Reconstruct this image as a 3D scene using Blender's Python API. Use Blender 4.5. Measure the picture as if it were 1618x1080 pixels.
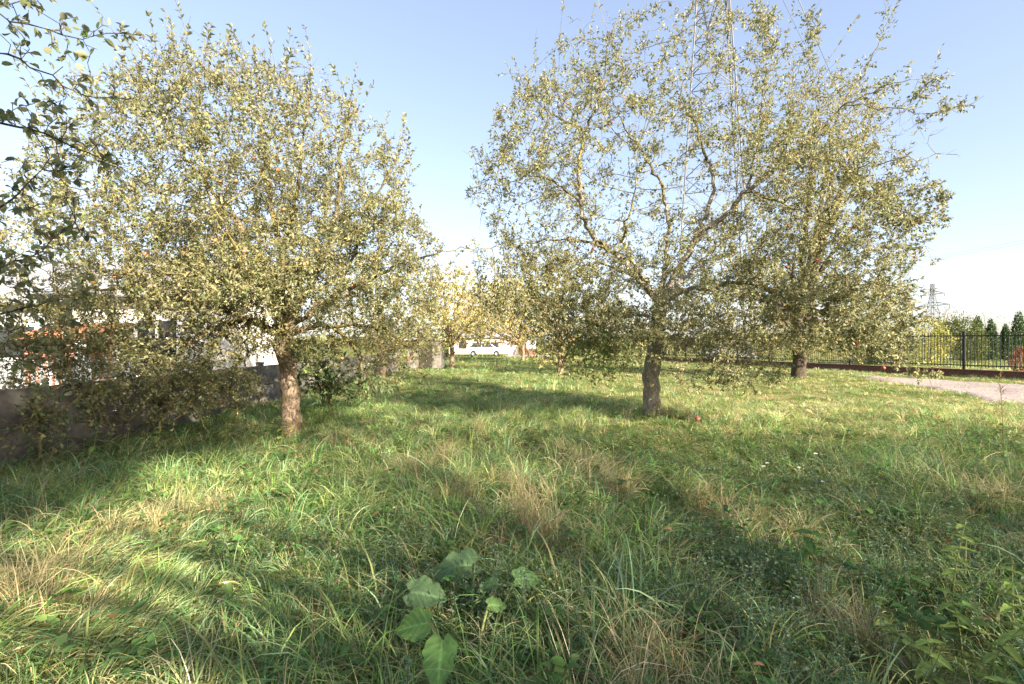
import bpy, bmesh, math, random
import numpy as np
from mathutils import Vector, Matrix, noise as mnoise

R = math.radians
sc = bpy.context.scene
C = sc.collection
for o in list(bpy.data.objects):
    bpy.data.objects.remove(o)

# ------------------------------------------------------------------ camera, sky, sun, exposure
CAM_Z, FPX = 1.5, 764.0
cam_d = bpy.data.cameras.new('camera')
cam = bpy.data.objects.new('camera', cam_d); C.objects.link(cam)
cam.location = (0, 0, CAM_Z); cam.rotation_euler = (R(90), 0, 0)
cam_d.sensor_width = 36.0; cam_d.lens = FPX / 1618 * 36
cam_d.clip_start = 0.05; cam_d.clip_end = 3000
sc.camera = cam

SUN_EL = R(23)
SUN_H = Vector((.64, -.77, 0)).normalized()            # horizontal direction towards the sun
to_sun = Vector((SUN_H.x * math.cos(SUN_EL), SUN_H.y * math.cos(SUN_EL), math.sin(SUN_EL)))
w = bpy.data.worlds.new('World'); sc.world = w; w.use_nodes = True
nt = w.node_tree; nt.nodes.clear()
sky = nt.nodes.new('ShaderNodeTexSky'); sky.sky_type = 'NISHITA'; sky.sun_disc = False
sky.sun_elevation = SUN_EL; sky.sun_rotation = math.atan2(SUN_H.x, SUN_H.y)
sky.altitude = 200; sky.air_density = 1.0; sky.dust_density = 1.5; sky.ozone_density = 1.0
bg = nt.nodes.new('ShaderNodeBackground'); bg.inputs['Strength'].default_value = 0.096
out = nt.nodes.new('ShaderNodeOutputWorld')
gm = nt.nodes.new('ShaderNodeGamma'); gm.inputs['Gamma'].default_value = .66
tint = nt.nodes.new('ShaderNodeMix'); tint.data_type = 'RGBA'; tint.blend_type = 'MULTIPLY'; tint.inputs['Factor'].default_value = 1; tint.inputs['B'].default_value = (1, .975, 1.05, 1)
nt.links.new(sky.outputs[0], gm.inputs['Color']); nt.links.new(gm.outputs[0], tint.inputs['A']); nt.links.new(tint.outputs['Result'], bg.inputs['Color']); nt.links.new(bg.outputs[0], out.inputs[0])
sun_d = bpy.data.lights.new('sun', 'SUN'); sun_d.energy = 4.1; sun_d.angle = R(0.7); sun_d.color = (1.0, .89, .73)
sun = bpy.data.objects.new('sun', sun_d); C.objects.link(sun)
sun.rotation_euler = to_sun.to_track_quat('Z', 'Y').to_euler(); sun.location = (20, -20, 20)
sc.view_settings.view_transform = 'Standard'; sc.view_settings.look = 'None'
sc.view_settings.exposure = 2.4; sc.view_settings.gamma = 1.0
sc.view_settings.use_curve_mapping = False
sc.cycles.max_bounces = 8; sc.cycles.diffuse_bounces = 4; sc.cycles.transmission_bounces = 6

rs = np.random.RandomState(11)
DBG = lambda *a: None
random.seed(5)

# ------------------------------------------------------------------ helpers
def at(px, py, Y):
    """the world point that stands at depth Y on the sight line of photograph pixel (px, py)"""
    return np.array(((px - 809) / FPX * Y, Y, CAM_Z + (540 - py) / FPX * Y))

def tag(o, label=None, cat=None, group=None, kind=None):
    if label: o['label'] = label
    if cat: o['category'] = cat
    if group: o['group'] = group
    if kind: o['kind'] = kind
    return o

def empty(name, loc, label=None, cat=None, group=None, rz=0.0):
    o = bpy.data.objects.new(name, None); C.objects.link(o)
    o.location = loc; o.rotation_euler = (0, 0, rz); o.empty_display_size = .2
    return tag(o, label, cat, group)

def link(name, me, parent=None, loc=None, rot=None):
    o = bpy.data.objects.new(name, me); C.objects.link(o)
    if parent is not None: o.parent = parent
    if loc is not None: o.location = loc
    if rot is not None: o.rotation_euler = rot
    return o

def mesh_np(name, V, faces, mat, col=None, smooth=False):
    """faces: list of integer arrays (n,3) / (n,4)"""
    me = bpy.data.meshes.new(name)
    V = np.asarray(V, dtype=np.float32).reshape(-1, 3)
    faces = [np.asarray(f, dtype=np.int32) for f in faces if len(f)]
    loops = np.concatenate([f.ravel() for f in faces])
    tot = np.concatenate([np.full(len(f), f.shape[1], dtype=np.int32) for f in faces])
    start = np.concatenate(([0], np.cumsum(tot)[:-1])).astype(np.int32)
    me.vertices.add(len(V)); me.vertices.foreach_set('co', V.ravel())
    me.loops.add(len(loops)); me.loops.foreach_set('vertex_index', loops)
    me.polygons.add(len(tot)); me.polygons.foreach_set('loop_start', start); me.polygons.foreach_set('loop_total', tot)
    if smooth: me.polygons.foreach_set('use_smooth', np.ones(len(tot), dtype=bool))
    if col is not None:
        a = me.color_attributes.new('Col', 'FLOAT_COLOR', 'POINT')
        c4 = np.ones((len(V), 4), dtype=np.float32); c4[:, :3] = col
        a.data.foreach_set('color', c4.ravel())
    me.update(calc_edges=True)
    me.materials.append(mat)
    return me

class MB:
    """boxes, tubes, lathes gathered in one bmesh"""
    def __init__(self): self.bm = bmesh.new()
    def box(self, c, s, rot=None, bev=0.0):
        r = bmesh.ops.create_cube(self.bm, size=1.0)
        vs = r['verts']
        for v in vs: v.co = Vector((v.co.x * s[0], v.co.y * s[1], v.co.z * s[2]))
        if bev > 0:
            es = list({e for v in vs for e in v.link_edges})
            r2 = bmesh.ops.bevel(self.bm, geom=es, offset=bev, segments=1, affect='EDGES')
            vs = list({v for f in r2['faces'] for v in f.verts} | {v for v in vs if v.is_valid})
        M = Matrix.Translation(Vector(c)) @ (rot.to_4x4() if rot is not None else Matrix.Identity(4))
        for v in vs: v.co = M @ v.co
        return self
    def tube(self, pts, rad, n=6, cap=True):
        pts = [Vector(p) for p in pts]
        if not hasattr(rad, '__len__'): rad = [rad] * len(pts)
        rings = []
        for i, p in enumerate(pts):
            t = (pts[min(i + 1, len(pts) - 1)] - pts[max(i - 1, 0)]).normalized()
            ref = Vector((1, 0, 0)) if abs(t.x) < .8 else Vector((0, 1, 0))
            a = t.cross(ref).normalized(); b = t.cross(a)
            rings.append([self.bm.verts.new(p + (a * math.cos(2 * math.pi * k / n) + b * math.sin(2 * math.pi * k / n)) * rad[i]) for k in range(n)])
        for r0, r1 in zip(rings, rings[1:]):
            for k in range(n):
                f = self.bm.faces.new((r0[k], r0[(k + 1) % n], r1[(k + 1) % n], r1[k])); f.smooth = True
        if cap:
            self.bm.faces.new(rings[0][::-1]); self.bm.faces.new(rings[-1])
        return self
    def prism(self, poly, axis_vec):
        """poly: list of 3D points, extruded along axis_vec"""
        a = [self.bm.verts.new(Vector(p)) for p in poly]
        b = [self.bm.verts.new(Vector(p) + Vector(axis_vec)) for p in poly]
        n = len(a)
        self.bm.faces.new(a[::-1]); self.bm.faces.new(b)
        for k in range(n): self.bm.faces.new((a[k], a[(k + 1) % n], b[(k + 1) % n], b[k]))
        return self
    def lathe(self, prof, c=(0, 0, 0), n=12):
        c = Vector(c); rings = []
        for r, z in prof:
            rings.append([self.bm.verts.new(c + Vector((r * math.cos(2 * math.pi * k / n), r * math.sin(2 * math.pi * k / n), z))) for k in range(n)])
        for r0, r1 in zip(rings, rings[1:]):
            for k in range(n):
                f = self.bm.faces.new((r0[k], r0[(k + 1) % n], r1[(k + 1) % n], r1[k])); f.smooth = True
        return self
    def mesh(self, name, mat):
        bmesh.ops.recalc_face_normals(self.bm, faces=self.bm.faces)
        me = bpy.data.meshes.new(name); self.bm.to_mesh(me); self.bm.free(); me.materials.append(mat); return me
    def build(self, name, mat, parent=None, loc=None, rot=None):
        return link(name, self.mesh(name, mat), parent, loc, rot)

# ------------------------------------------------------------------ materials
def new_mat(name):
    m = bpy.data.materials.new(name); m.use_nodes = True
    return m, m.node_tree, m.node_tree.nodes, m.node_tree.links, m.node_tree.nodes['Principled BSDF']

def simple(name, col, rough=.7, metal=0.0, var=.25, scale=6.0, bump=0.0, spec=.3):
    m, t, N, L, b = new_mat(name)
    tc = N.new('ShaderNodeTexCoord'); n = N.new('ShaderNodeTexNoise'); n.inputs['Scale'].default_value = scale; n.inputs['Detail'].default_value = 6
    L.new(tc.outputs['Object'], n.inputs['Vector'])
    r = N.new('ShaderNodeValToRGB'); r.color_ramp.elements[0].position = .3; r.color_ramp.elements[1].position = .7
    r.color_ramp.elements[0].color = (*[c * (1 - var) for c in col], 1); r.color_ramp.elements[1].color = (*[min(1, c * (1 + var)) for c in col], 1)
    L.new(n.outputs['Fac'], r.inputs['Fac']); L.new(r.outputs['Color'], b.inputs['Base Color'])
    b.inputs['Roughness'].default_value = rough; b.inputs['Metallic'].default_value = metal; b.inputs['Specular IOR Level'].default_value = spec
    if bump:
        bp = N.new('ShaderNodeBump'); bp.inputs['Strength'].default_value = bump; bp.inputs['Distance'].default_value = .02
        L.new(n.outputs['Fac'], bp.inputs['Height']); L.new(bp.outputs[0], b.inputs['Normal'])
    return m

def leafy(name, trans=.3, rough=.55, under=None, spec=.35):
    """leaf / blade material: colour from the 'Col' attribute, thin translucency, paler underside"""
    m, t, N, L, b = new_mat(name)
    a = N.new('ShaderNodeAttribute'); a.attribute_name = 'Col'
    colout = a.outputs['Color']
    if under:
        g = N.new('ShaderNodeNewGeometry'); mx = N.new('ShaderNodeMix'); mx.data_type = 'RGBA'
        L.new(g.outputs['Backfacing'], mx.inputs['Factor']); L.new(colout, mx.inputs['A'])
        sc_ = N.new('ShaderNodeMix'); sc_.data_type = 'RGBA'; sc_.inputs['Factor'].default_value = .6
        L.new(colout, sc_.inputs['A']); sc_.inputs['B'].default_value = (*under, 1)
        L.new(sc_.outputs['Result'], mx.inputs['B']); colout = mx.outputs['Result']
    L.new(colout, b.inputs['Base Color']); b.inputs['Roughness'].default_value = rough; b.inputs['Specular IOR Level'].default_value = spec
    tr = N.new('ShaderNodeBsdfTranslucent')
    hs = N.new('ShaderNodeHueSaturation'); hs.inputs['Saturation'].default_value = 1.15; hs.inputs['Value'].default_value = 1.4
    L.new(colout, hs.inputs['Color']); L.new(hs.outputs[0], tr.inputs['Color'])
    ms = N.new('ShaderNodeMixShader'); ms.inputs[0].default_value = trans
    L.new(b.outputs[0], ms.inputs[1]); L.new(tr.outputs[0], ms.inputs[2]); L.new(ms.outputs[0], N['Material Output'].inputs[0])
    return m

def bark_mat(name, dark, light, moss, moss_amt=.5):
    m, t, N, L, b = new_mat(name)
    tc = N.new('ShaderNodeTexCoord'); mp = N.new('ShaderNodeMapping'); mp.inputs['Scale'].default_value = (1, 1, .45)
    L.new(tc.outputs['Object'], mp.inputs['Vector'])
    n1 = N.new('ShaderNodeTexNoise'); n1.inputs['Scale'].default_value = 26; n1.inputs['Detail'].default_value = 8; n1.inputs['Roughness'].default_value = .7
    n2 = N.new('ShaderNodeTexNoise'); n2.inputs['Scale'].default_value = 7; n2.inputs['Detail'].default_value = 5
    v = N.new('ShaderNodeTexVoronoi'); v.inputs['Scale'].default_value = 30; v.feature = 'DISTANCE_TO_EDGE'
    for n in (n1, n2, v): L.new(mp.outputs[0], n.inputs['Vector'])
    r = N.new('ShaderNodeValToRGB'); r.color_ramp.elements[0].position = .38; r.color_ramp.elements[1].position = .66
    r.color_ramp.elements[0].color = (*dark, 1); r.color_ramp.elements[1].color = (*light, 1)
    L.new(n1.outputs['Fac'], r.inputs['Fac'])
    r2 = N.new('ShaderNodeValToRGB'); r2.color_ramp.elements[0].position = .62 - .25 * moss_amt; r2.color_ramp.elements[1].position = .72 - .2 * moss_amt
    L.new(n2.outputs['Fac'], r2.inputs['Fac'])
    mx = N.new('ShaderNodeMix'); mx.data_type = 'RGBA'; L.new(r2.outputs['Color'], mx.inputs['Factor'])
    L.new(r.outputs['Color'], mx.inputs['A']); mx.inputs['B'].default_value = (*moss, 1)
    L.new(mx.outputs['Result'], b.inputs['Base Color']); b.inputs['Roughness'].default_value = .9; b.inputs['Specular IOR Level'].default_value = .15
    ad = N.new('ShaderNodeMath'); ad.operation = 'MULTIPLY_ADD'; L.new(v.outputs['Distance'], ad.inputs[0]); ad.inputs[1].default_value = .8
    L.new(n1.outputs['Fac'], ad.inputs[2])
    bp = N.new('ShaderNodeBump'); bp.inputs['Strength'].default_value = .9; bp.inputs['Distance'].default_value = .03
    L.new(ad.outputs[0], bp.inputs['Height']); L.new(bp.outputs[0], b.inputs['Normal'])
    return m

M = {}
M['apple_leaf'] = leafy('apple leaf', .34, .5, (.33, .32, .2))
M['leaf'] = leafy('tree leaf', .25, .55)
M['grass'] = leafy('grass blade', .42, .5)
M['broad'] = leafy('broad leaf', .3, .68, (.2, .24, .14), .2)
M['bark'] = bark_mat('apple bark', (.07, .05, .034), (.4, .3, .21), (.24, .18, .06), .3)
M['limb'] = bark_mat('mossy limb', (.06, .048, .028), (.2, .165, .1), (.26, .22, .07), .75)
M['bark_dark'] = bark_mat('dark bark', (.035, .028, .022), (.13, .1, .075), (.1, .09, .04), .2)
M['bark_grey'] = bark_mat('grey bark', (.15, .125, .1), (.42, .36, .29), (.2, .18, .08), .25)
M['concrete'] = simple('weathered concrete', (.15, .135, .115), .9, 0, .5, 5, .4)
M['render_white'] = simple('white house render', (.6, .56, .5), .9, 0, .05, 3)
M['wall_shade_grey'] = simple('shaded grey plaster', (.27, .28, .3), .9, 0, .15, 2)  # grey that carries the shade of the white house's left part
M['roof_grey'] = simple('grey roof sheet', (.25, .255, .27), .6, 0, .1, 2)
M['render_pink'] = simple('pinkish render', (.5, .4, .36), .9, 0, .06, 3)
M['clay'] = simple('orange clay', (.26, .12, .065), .8, 0, .3, 8)
M['white_paint'] = simple('white paint', (.78, .77, .74), .5, 0, .05, 4)
M['dark_open'] = simple('dark boards and opening', (.03, .025, .02), .8, 0, .3, 8)  # near-black for boards; also holds the shade of the lean-to opening
M['glass'] = simple('window glass', (.03, .035, .04), .08, 0, .1, 1, 0, .6)
M['black_metal'] = simple('black iron', (.018, .018, .02), .5, 0, .2, 5, 0, .4)
M['plinth'] = simple('brown red plinth', (.17, .08, .055), .8, 0, .3, 10, .3)
M['steel'] = simple('galvanised steel', (.15, .15, .155), .6, .2, .12, .8)
M['wire'] = simple('aluminium wire', (.2, .2, .21), .5, .5, .1, 1)
M['car_white'] = simple('white car paint', (.78, .79, .8), .25, 0, .02, 1, 0, .5)
M['car_grey'] = simple('grey car paint', (.28, .28, .3), .25, .2, .05, 1, 0, .5)
M['rubber'] = simple('tyre rubber', (.02, .02, .02), .8)
M['alloy'] = simple('wheel rim', (.4, .4, .42), .35, .7, .05, 2)
M['lamp_red'] = simple('tail lamp red', (.3, .02, .015), .3)
M['lamp_clear'] = simple('headlamp lens', (.6, .62, .62), .1, 0, .05, 3, 0, .6)
M['petal_white'] = simple('white petals', (.8, .79, .75), .7, 0, .04, 40)
M['petal_pink'] = simple('pink petals', (.7, .36, .45), .7, 0, .2, 60)
M['stalk_green'] = simple('green stalk', (.2, .22, .07), .6, 0, .2, 20)
M['stalk_dry'] = simple('dry stalk', (.22, .15, .08), .8, 0, .3, 30)

def apple_mat(name, a, b_, bright):
    m, t, N, L, b = new_mat(name)
    tc = N.new('ShaderNodeTexCoord'); n = N.new('ShaderNodeTexNoise'); n.inputs['Scale'].default_value = 14; n.inputs['Detail'].default_value = 4
    L.new(tc.outputs['Object'], n.inputs['Vector'])
    r = N.new('ShaderNodeValToRGB'); r.color_ramp.elements[0].position = .35; r.color_ramp.elements[1].position = .75
    r.color_ramp.elements[0].color = (*a, 1); r.color_ramp.elements[1].color = (*b_, 1)
    L.new(n.outputs['Fac'], r.inputs['Fac']); L.new(r.outputs['Color'], b.inputs['Base Color']); b.inputs['Roughness'].default_value = .35
    return m
M['apple_orange'] = apple_mat('orange red apple skin', (.42, .1, .05), (.5, .3, .1), 0)
M['apple_red'] = apple_mat('crimson apple skin', (.28, .03, .035), (.4, .12, .07), 0)

def brick_mat():
    m, t, N, L, b = new_mat('red brickwork')
    tc = N.new('ShaderNodeTexCoord'); mp = N.new('ShaderNodeMapping'); mp.inputs['Rotation'].default_value = (R(90), 0, 0)
    br = N.new('ShaderNodeTexBrick'); br.inputs['Scale'].default_value = 2.0; br.inputs['Color1'].default_value = (.27, .095, .055, 1); br.inputs['Color2'].default_value = (.21, .075, .045, 1)
    br.inputs['Mortar'].default_value = (.4, .36, .32, 1); br.inputs['Mortar Size'].default_value = .012
    br.inputs['Brick Width'].default_value = .5; br.inputs['Row Height'].default_value = .15
    L.new(tc.outputs['Object'], mp.inputs['Vector']); L.new(mp.outputs[0], br.inputs['Vector']); L.new(br.outputs['Color'], b.inputs['Base Color'])
    b.inputs['Roughness'].default_value = .9
    return m
M['brick'] = brick_mat()

def ground_mat():
    m, t, N, L, b = new_mat('thatch and soil')
    tc = N.new('ShaderNodeTexCoord')
    n1 = N.new('ShaderNodeTexNoise'); n1.inputs['Scale'].default_value = .9; n1.inputs['Detail'].default_value = 7
    n2 = N.new('ShaderNodeTexNoise'); n2.inputs['Scale'].default_value = 22; n2.inputs['Detail'].default_value = 8
    for n in (n1, n2): L.new(tc.outputs['Object'], n.inputs['Vector'])
    r = N.new('ShaderNodeValToRGB'); e = r.color_ramp.elements
    e[0].position = .3; e[0].color = (.08, .11, .035, 1); e[1].position = .72; e[1].color = (.3, .25, .12, 1)
    x = e.new(.5); x.color = (.15, .17, .055, 1)
    L.new(n1.outputs['Fac'], r.inputs['Fac'])
    r2 = N.new('ShaderNodeValToRGB'); r2.color_ramp.elements[0].color = (.5, .5, .5, 1); r2.color_ramp.elements[1].color = (1.3, 1.3, 1.3, 1)
    r2.color_ramp.elements[0].position = .3; r2.color_ramp.elements[1].position = .7
    L.new(n2.outputs['Fac'], r2.inputs['Fac'])
    mx = N.new('ShaderNodeMix'); mx.data_type = 'RGBA'; mx.blend_type = 'MULTIPLY'; mx.inputs['Factor'].default_value = 1
    L.new(r.outputs['Color'], mx.inputs['A']); L.new(r2.outputs['Color'], mx.inputs['B']); L.new(mx.outputs['Result'], b.inputs['Base Color'])
    b.inputs['Roughness'].default_value = 1; b.inputs['Specular IOR Level'].default_value = 0
    bp = N.new('ShaderNodeBump'); bp.inputs['Strength'].default_value = 1; bp.inputs['Distance'].default_value = .05
    L.new(n2.outputs['Fac'], bp.inputs['Height']); L.new(bp.outputs[0], b.inputs['Normal'])
    return m
M['ground'] = ground_mat()
M['gravel'] = simple('gravel road', (.29, .24, .215), .95, 0, .45, 14, .9, .1)
M['paving'] = simple('pink paving', (.45, .36, .32), .9, 0, .15, 3)

# ------------------------------------------------------------------ terrain
def fbm(x, y, s, seed=0):
    """cheap smooth value field in about -1..1 (sum of rotated sines)"""
    r = np.random.RandomState(seed); v = np.zeros_like(np.asarray(x, dtype=float))
    for k in range(7):
        a = r.uniform(0, 6.28); f = s * (1.55 ** k) * r.uniform(.8, 1.2); p = r.uniform(0, 6.28, 2)
        v = v + (.72 ** k) * np.sin((x * math.cos(a) + y * math.sin(a)) * f + p[0]) * np.cos((-x * math.sin(a) + y * math.cos(a)) * f * .9 + p[1])
    return v / 1.6

def gz(x, y):
    x = np.asarray(x, dtype=float); y = np.asarray(y, dtype=float)
    d = np.sqrt(x * x + y * y); fade = np.clip(1.6 - d / 40, 0, 1)
    return -.04 + fade * (.055 * fbm(x, y, .55, 3) + .02 * fbm(x, y, 2.2, 4))

ROAD = np.array([(9.2, 1.0), (12.4, 11.5), (14.4, 18.0), (15.6, 22.2), (17.3, 19.7), (18.4, 16.6), (22.5, 6.0), (24.0, 1.0)])
def in_poly(x, y, P):
    c = np.zeros(len(x), dtype=bool); n = len(P)
    for i in range(n):
        x0, y0 = P[i]; x1, y1 = P[(i + 1) % n]
        k = ((y0 > y) != (y1 > y)) & (x < (x1 - x0) * (y - y0) / ((y1 - y0) + 1e-12) + x0)
        c ^= k
    return c

def build_ground():
    def axis(lo, hi, n, far):
        core = np.linspace(lo, hi, n); ext = np.array([8, 20, 50, 120, 300, 700, 1600.])
        return np.concatenate((lo - ext[::-1], core, hi + ext))
    xs = axis(-20, 30, 130, 0); ys = axis(-12, 45, 150, 0)
    X, Y = np.meshgrid(xs, ys); Z = gz(X, Y)
    V = np.stack((X, Y, Z), -1).reshape(-1, 3)
    ny, nx = X.shape; i = np.arange(ny * nx).reshape(ny, nx)
    F = np.stack((i[:-1, :-1], i[:-1, 1:], i[1:, 1:], i[1:, :-1]), -1).reshape(-1, 4)
    o = link('ground', mesh_np('ground', V, [F], M['ground'], smooth=True)); o['kind'] = 'structure'
    # gravel road, following the ground a few centimetres above it
    xs = np.linspace(8, 25, 90); ys = np.linspace(0, 23, 110); X, Y = np.meshgrid(xs, ys)
    ins = in_poly((X + .25 * fbm(X, Y, 1.3, 8)).ravel(), (Y + .25 * fbm(X, Y, 1.1, 9)).ravel(), ROAD).reshape(X.shape)
    Z = np.where(ins, gz(X, Y) + .03 + .008 * fbm(X, Y, 5, 6), gz(X, Y) - .05)
    V = np.stack((X, Y, Z), -1).reshape(-1, 3); ny, nx = X.shape; i = np.arange(ny * nx).reshape(ny, nx)
    F = np.stack((i[:-1, :-1], i[:-1, 1:], i[1:, 1:], i[1:, :-1]), -1).reshape(-1, 4)
    keep = ins.ravel()[F].any(1)
    o = link('gravel_road', mesh_np('gravel_road', V, [F[keep]], M['gravel'], smooth=True)); o['kind'] = 'structure'
build_ground()

# ------------------------------------------------------------------ leaves
def unit(v):
    return v / np.maximum(np.linalg.norm(v, axis=-1, keepdims=True), 1e-9)

TPL_LO = (np.array([(0, 0, 0), (.5, .45, .16), (0, 1, -.1), (-.5, .45, .16)]), [np.array([(0, 1, 2), (0, 2, 3)])])
TPL_HI = (np.array([(0, 0, 0), (0, .33, .0), (0, .68, -.03), (0, 1, -.16), (.42, .22, .09), (.46, .55, .1), (.24, .82, .02), (-.42, .22, .09), (-.46, .55, .1), (-.24, .82, .02)]),
          [np.array([(0, 4, 1), (2, 6, 3), (0, 1, 7), (2, 3, 9)]), np.array([(1, 4, 5, 2), (1, 2, 8, 7)]), np.array([(2, 5, 6), (2, 9, 8)])])

def leaf_arrays(P, axis, normal, L, W, col, tpl=TPL_LO, curl=None):
    """P (n,3) leaf bases; axis: pointing direction; normal: approx. up of the blade"""
    tv, tf = tpl
    n = len(P); axis = unit(axis); side = unit(np.cross(axis, normal)); up = np.cross(side, axis)
    t = tv[None].repeat(n, 0)
    fold = rs.uniform(.4, 1.6, (n, 1)) if curl is None else curl
    V = P[:, None] + side[:, None] * (t[..., 0:1] * np.asarray(W).reshape(-1, 1, 1)) + axis[:, None] * (t[..., 1:2] * np.asarray(L).reshape(-1, 1, 1)) \
        + up[:, None] * (t[..., 2:3] * fold[..., None] * np.asarray(L).reshape(-1, 1, 1))
    k = len(tv); off = (np.arange(n) * k)[:, None, None]
    F = [(f[None] + off).reshape(-1, f.shape[1]) for f in tf]
    return V.reshape(-1, 3), F, np.repeat(col, k, axis=0)

def join(parts):
    V, F3, F4, Cc, o = [], [], [], [], 0
    for v, f, c in parts:
        V.append(v); Cc.append(c)
        for a in f: (F3 if a.shape[1] == 3 else F4).append(a + o)
        o += len(v)
    F = []
    if F3: F.append(np.concatenate(F3))
    if F4: F.append(np.concatenate(F4))
    return np.concatenate(V), F, np.concatenate(Cc)

def palette(n, cols, wts, jit=.18):
    cols = np.array(cols); k = rs.choice(len(cols), n, p=np.array(wts) / sum(wts))
    c = cols[k] * np.exp(rs.normal(0, jit, (n, 1))) * np.exp(rs.normal(0, .06, (n, 3)))
    return np.clip(c, 0, 1)

APPLE_COLS = [(.185, .195, .08), (.235, .23, .1), (.105, .13, .05), (.29, .265, .125), (.3, .22, .09), (.38, .36, .23)]
APPLE_WTS = [.32, .22, .26, .1, .04, .06]

# ------------------------------------------------------------------ tree skeletons
class Skel:
    def __init__(self, step):
        self.P = []; self.par = []; self.rad = []; self.step = step
    def limb(self, pts, jitter=.02):
        """pts: world points with radius (x,y,z,r); the first one is tied to the nearest node"""
        pts = np.array(pts, dtype=float)
        seg = np.linalg.norm(np.diff(pts[:, :3], axis=0), axis=1); s = np.concatenate(([0], np.cumsum(seg)))
        n = max(2, int(s[-1] / self.step) + 1); u = np.linspace(0, s[-1], n)
        # Catmull-Rom through the points
        q = np.vstack((2 * pts[0] - pts[1], pts, 2 * pts[-1] - pts[-2]))
        outp = []
        for t in u:
            i = min(len(seg) - 1, max(0, np.searchsorted(s, t, side='right') - 1)); f = (t - s[i]) / max(seg[i], 1e-6)
            p0, p1, p2, p3 = q[i], q[i + 1], q[i + 2], q[i + 3]
            outp.append(.5 * (2 * p1 + (p2 - p0) * f + (2 * p0 - 5 * p1 + 4 * p2 - p3) * f * f + (3 * p1 - p0 - 3 * p2 + p3) * f ** 3))
        outp = np.array(outp)
        if self.P:
            d = np.linalg.norm(np.array(self.P) - outp[0, :3], axis=1); last = int(d.argmin()); outp = outp[1:]
        else: last = -1
        for i, p in enumerate(outp):
            self.P.append(p[:3] + rs.normal(0, jitter, 3) * (i > 0)); self.par.append(last); self.rad.append(max(p[3], .004)); last = len(self.P) - 1
    def grow(self, A, infl, kill, iters=90, trop=(0, 0, .12), wob=.25):
        P = np.array(self.P); A = np.array(A); step = self.step
        def nearest(pts, nodes, base):
            bi = np.zeros(len(pts), dtype=int); bd = np.full(len(pts), 1e9)
            for c in range(0, len(nodes), 400):
                d = np.linalg.norm(pts[:, None] - nodes[None, c:c + 400], axis=2); j = d.argmin(1); m = d[np.arange(len(pts)), j]
                u = m < bd; bd[u] = m[u]; bi[u] = j[u] + c + base
            return bi, bd
        ni, nd = nearest(A, P, 0); kids = {}
        for it in range(iters):
            act = nd < infl
            if not act.any(): infl *= 1.3; 
            act = nd < infl
            if not act.any() or len(A) == 0: break
            nodes = ni[act]; dv = unit(A[act] - P[nodes])
            uq, inv = np.unique(nodes, return_inverse=True)
            D = np.zeros((len(uq), 3)); np.add.at(D, inv, dv)
            D = unit(unit(D) + np.array(trop) + rs.normal(0, wob, D.shape))
            newp = P[uq] + D * step
            for k in uq: kids[int(k)] = kids.get(int(k), 0) + 1
            b = len(P); P = np.vstack((P, newp))
            for k, p in enumerate(newp):
                self.P.append(p); self.par.append(int(uq[k])); self.rad.append(0)
            i2, d2 = nearest(A, newp, b); u = d2 < nd; ni[u] = i2[u]; nd[u] = d2[u]
            full = np.array([kids.get(int(k), 0) >= 3 for k in ni])      # a crowded fork stops drawing
            keep = (nd > kill) & ~full; A = A[keep]; ni = ni[keep]; nd = nd[keep]
            if len(P) > 15000: break
    def finish(self, tip=.0032, ex=2.3):
        P = np.array(self.P); par = np.array(self.par); n = len(P)
        acc = np.zeros(n); man = np.array(self.rad)
        r = np.zeros(n); main = np.full(n, -1); best = np.zeros(n); nch = np.zeros(n, dtype=int)
        for i in range(n - 1, -1, -1):
            v = max(acc[i], tip ** ex); r[i] = v ** (1 / ex)
            if man[i] > 0: r[i] = man[i]
            p = par[i]
            if p >= 0:
                acc[p] += v; nch[p] += 1
                key = r[i] + (1 if man[i] > 0 and man[p] > 0 else 0)
                if key > best[p]: best[p] = key; main[p] = i
        for i in range(n):                                   # a child is never thicker than its parent
            if par[i] >= 0: r[i] = min(r[i], r[par[i]])
        self.P, self.par, self.r, self.main, self.nch = P, par, r, main, nch
        return self
    def tubes(self, sel_edge, sides, rough=0.0):
        """mesh arrays of the edges chosen by sel_edge (bool per child node)"""
        P, par, r, main = self.P, self.par, self.r, self.main
        n = len(P); tan = np.zeros((n, 3)); has = par >= 0
        tan[has] = unit(P[has] - P[par[has]])
        m = main >= 0; t2 = np.zeros((n, 3)); t2[m] = unit(P[main[m]] - P[m]); node_t = unit(tan + t2)
        e = np.where(sel_edge & has)[0]
        if len(e) == 0: return np.zeros((0, 3)), [], np.zeros((0, 3))
        ismain = main[par[e]] == e
        def ring(c, t, rad):
            ref = np.where(np.abs(t[:, 0:1]) < .85, np.array([[1., 0, 0]]), np.array([[0, 1., 0]]))
            a = unit(np.cross(t, ref)); b = np.cross(t, a)
            th = np.arange(sides) * 2 * math.pi / sides
            return c[:, None] + (a[:, None] * np.cos(th)[None, :, None] + b[:, None] * np.sin(th)[None, :, None]) * rad[:, None, None]
        st = np.where(ismain[:, None], node_t[par[e]], tan[e]); sr = np.where(ismain, r[par[e]], np.minimum(r[par[e]], r[e] * 1.15))
        V0 = ring(P[par[e]], st, sr); V1 = ring(P[e], node_t[e], r[e])
        V = np.concatenate((V0, V1), 1).reshape(-1, 3)
        k = np.arange(sides); k2 = (k + 1) % sides
        F = np.stack((k, k2, k2 + sides, k + sides), -1)
        F = (F[None] + (np.arange(len(e)) * 2 * sides)[:, None, None]).reshape(-1, 4)
        if rough:
            for i in range(len(V)):
                v = Vector(V[i]); q = 1.3 * mnoise.noise_vector(v * 4.2) + .8 * mnoise.noise_vector(v * 13); V[i] += np.array(q) * rough
        # weld coinciding rings so shading runs on smoothly
        return V, [F], None

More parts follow.
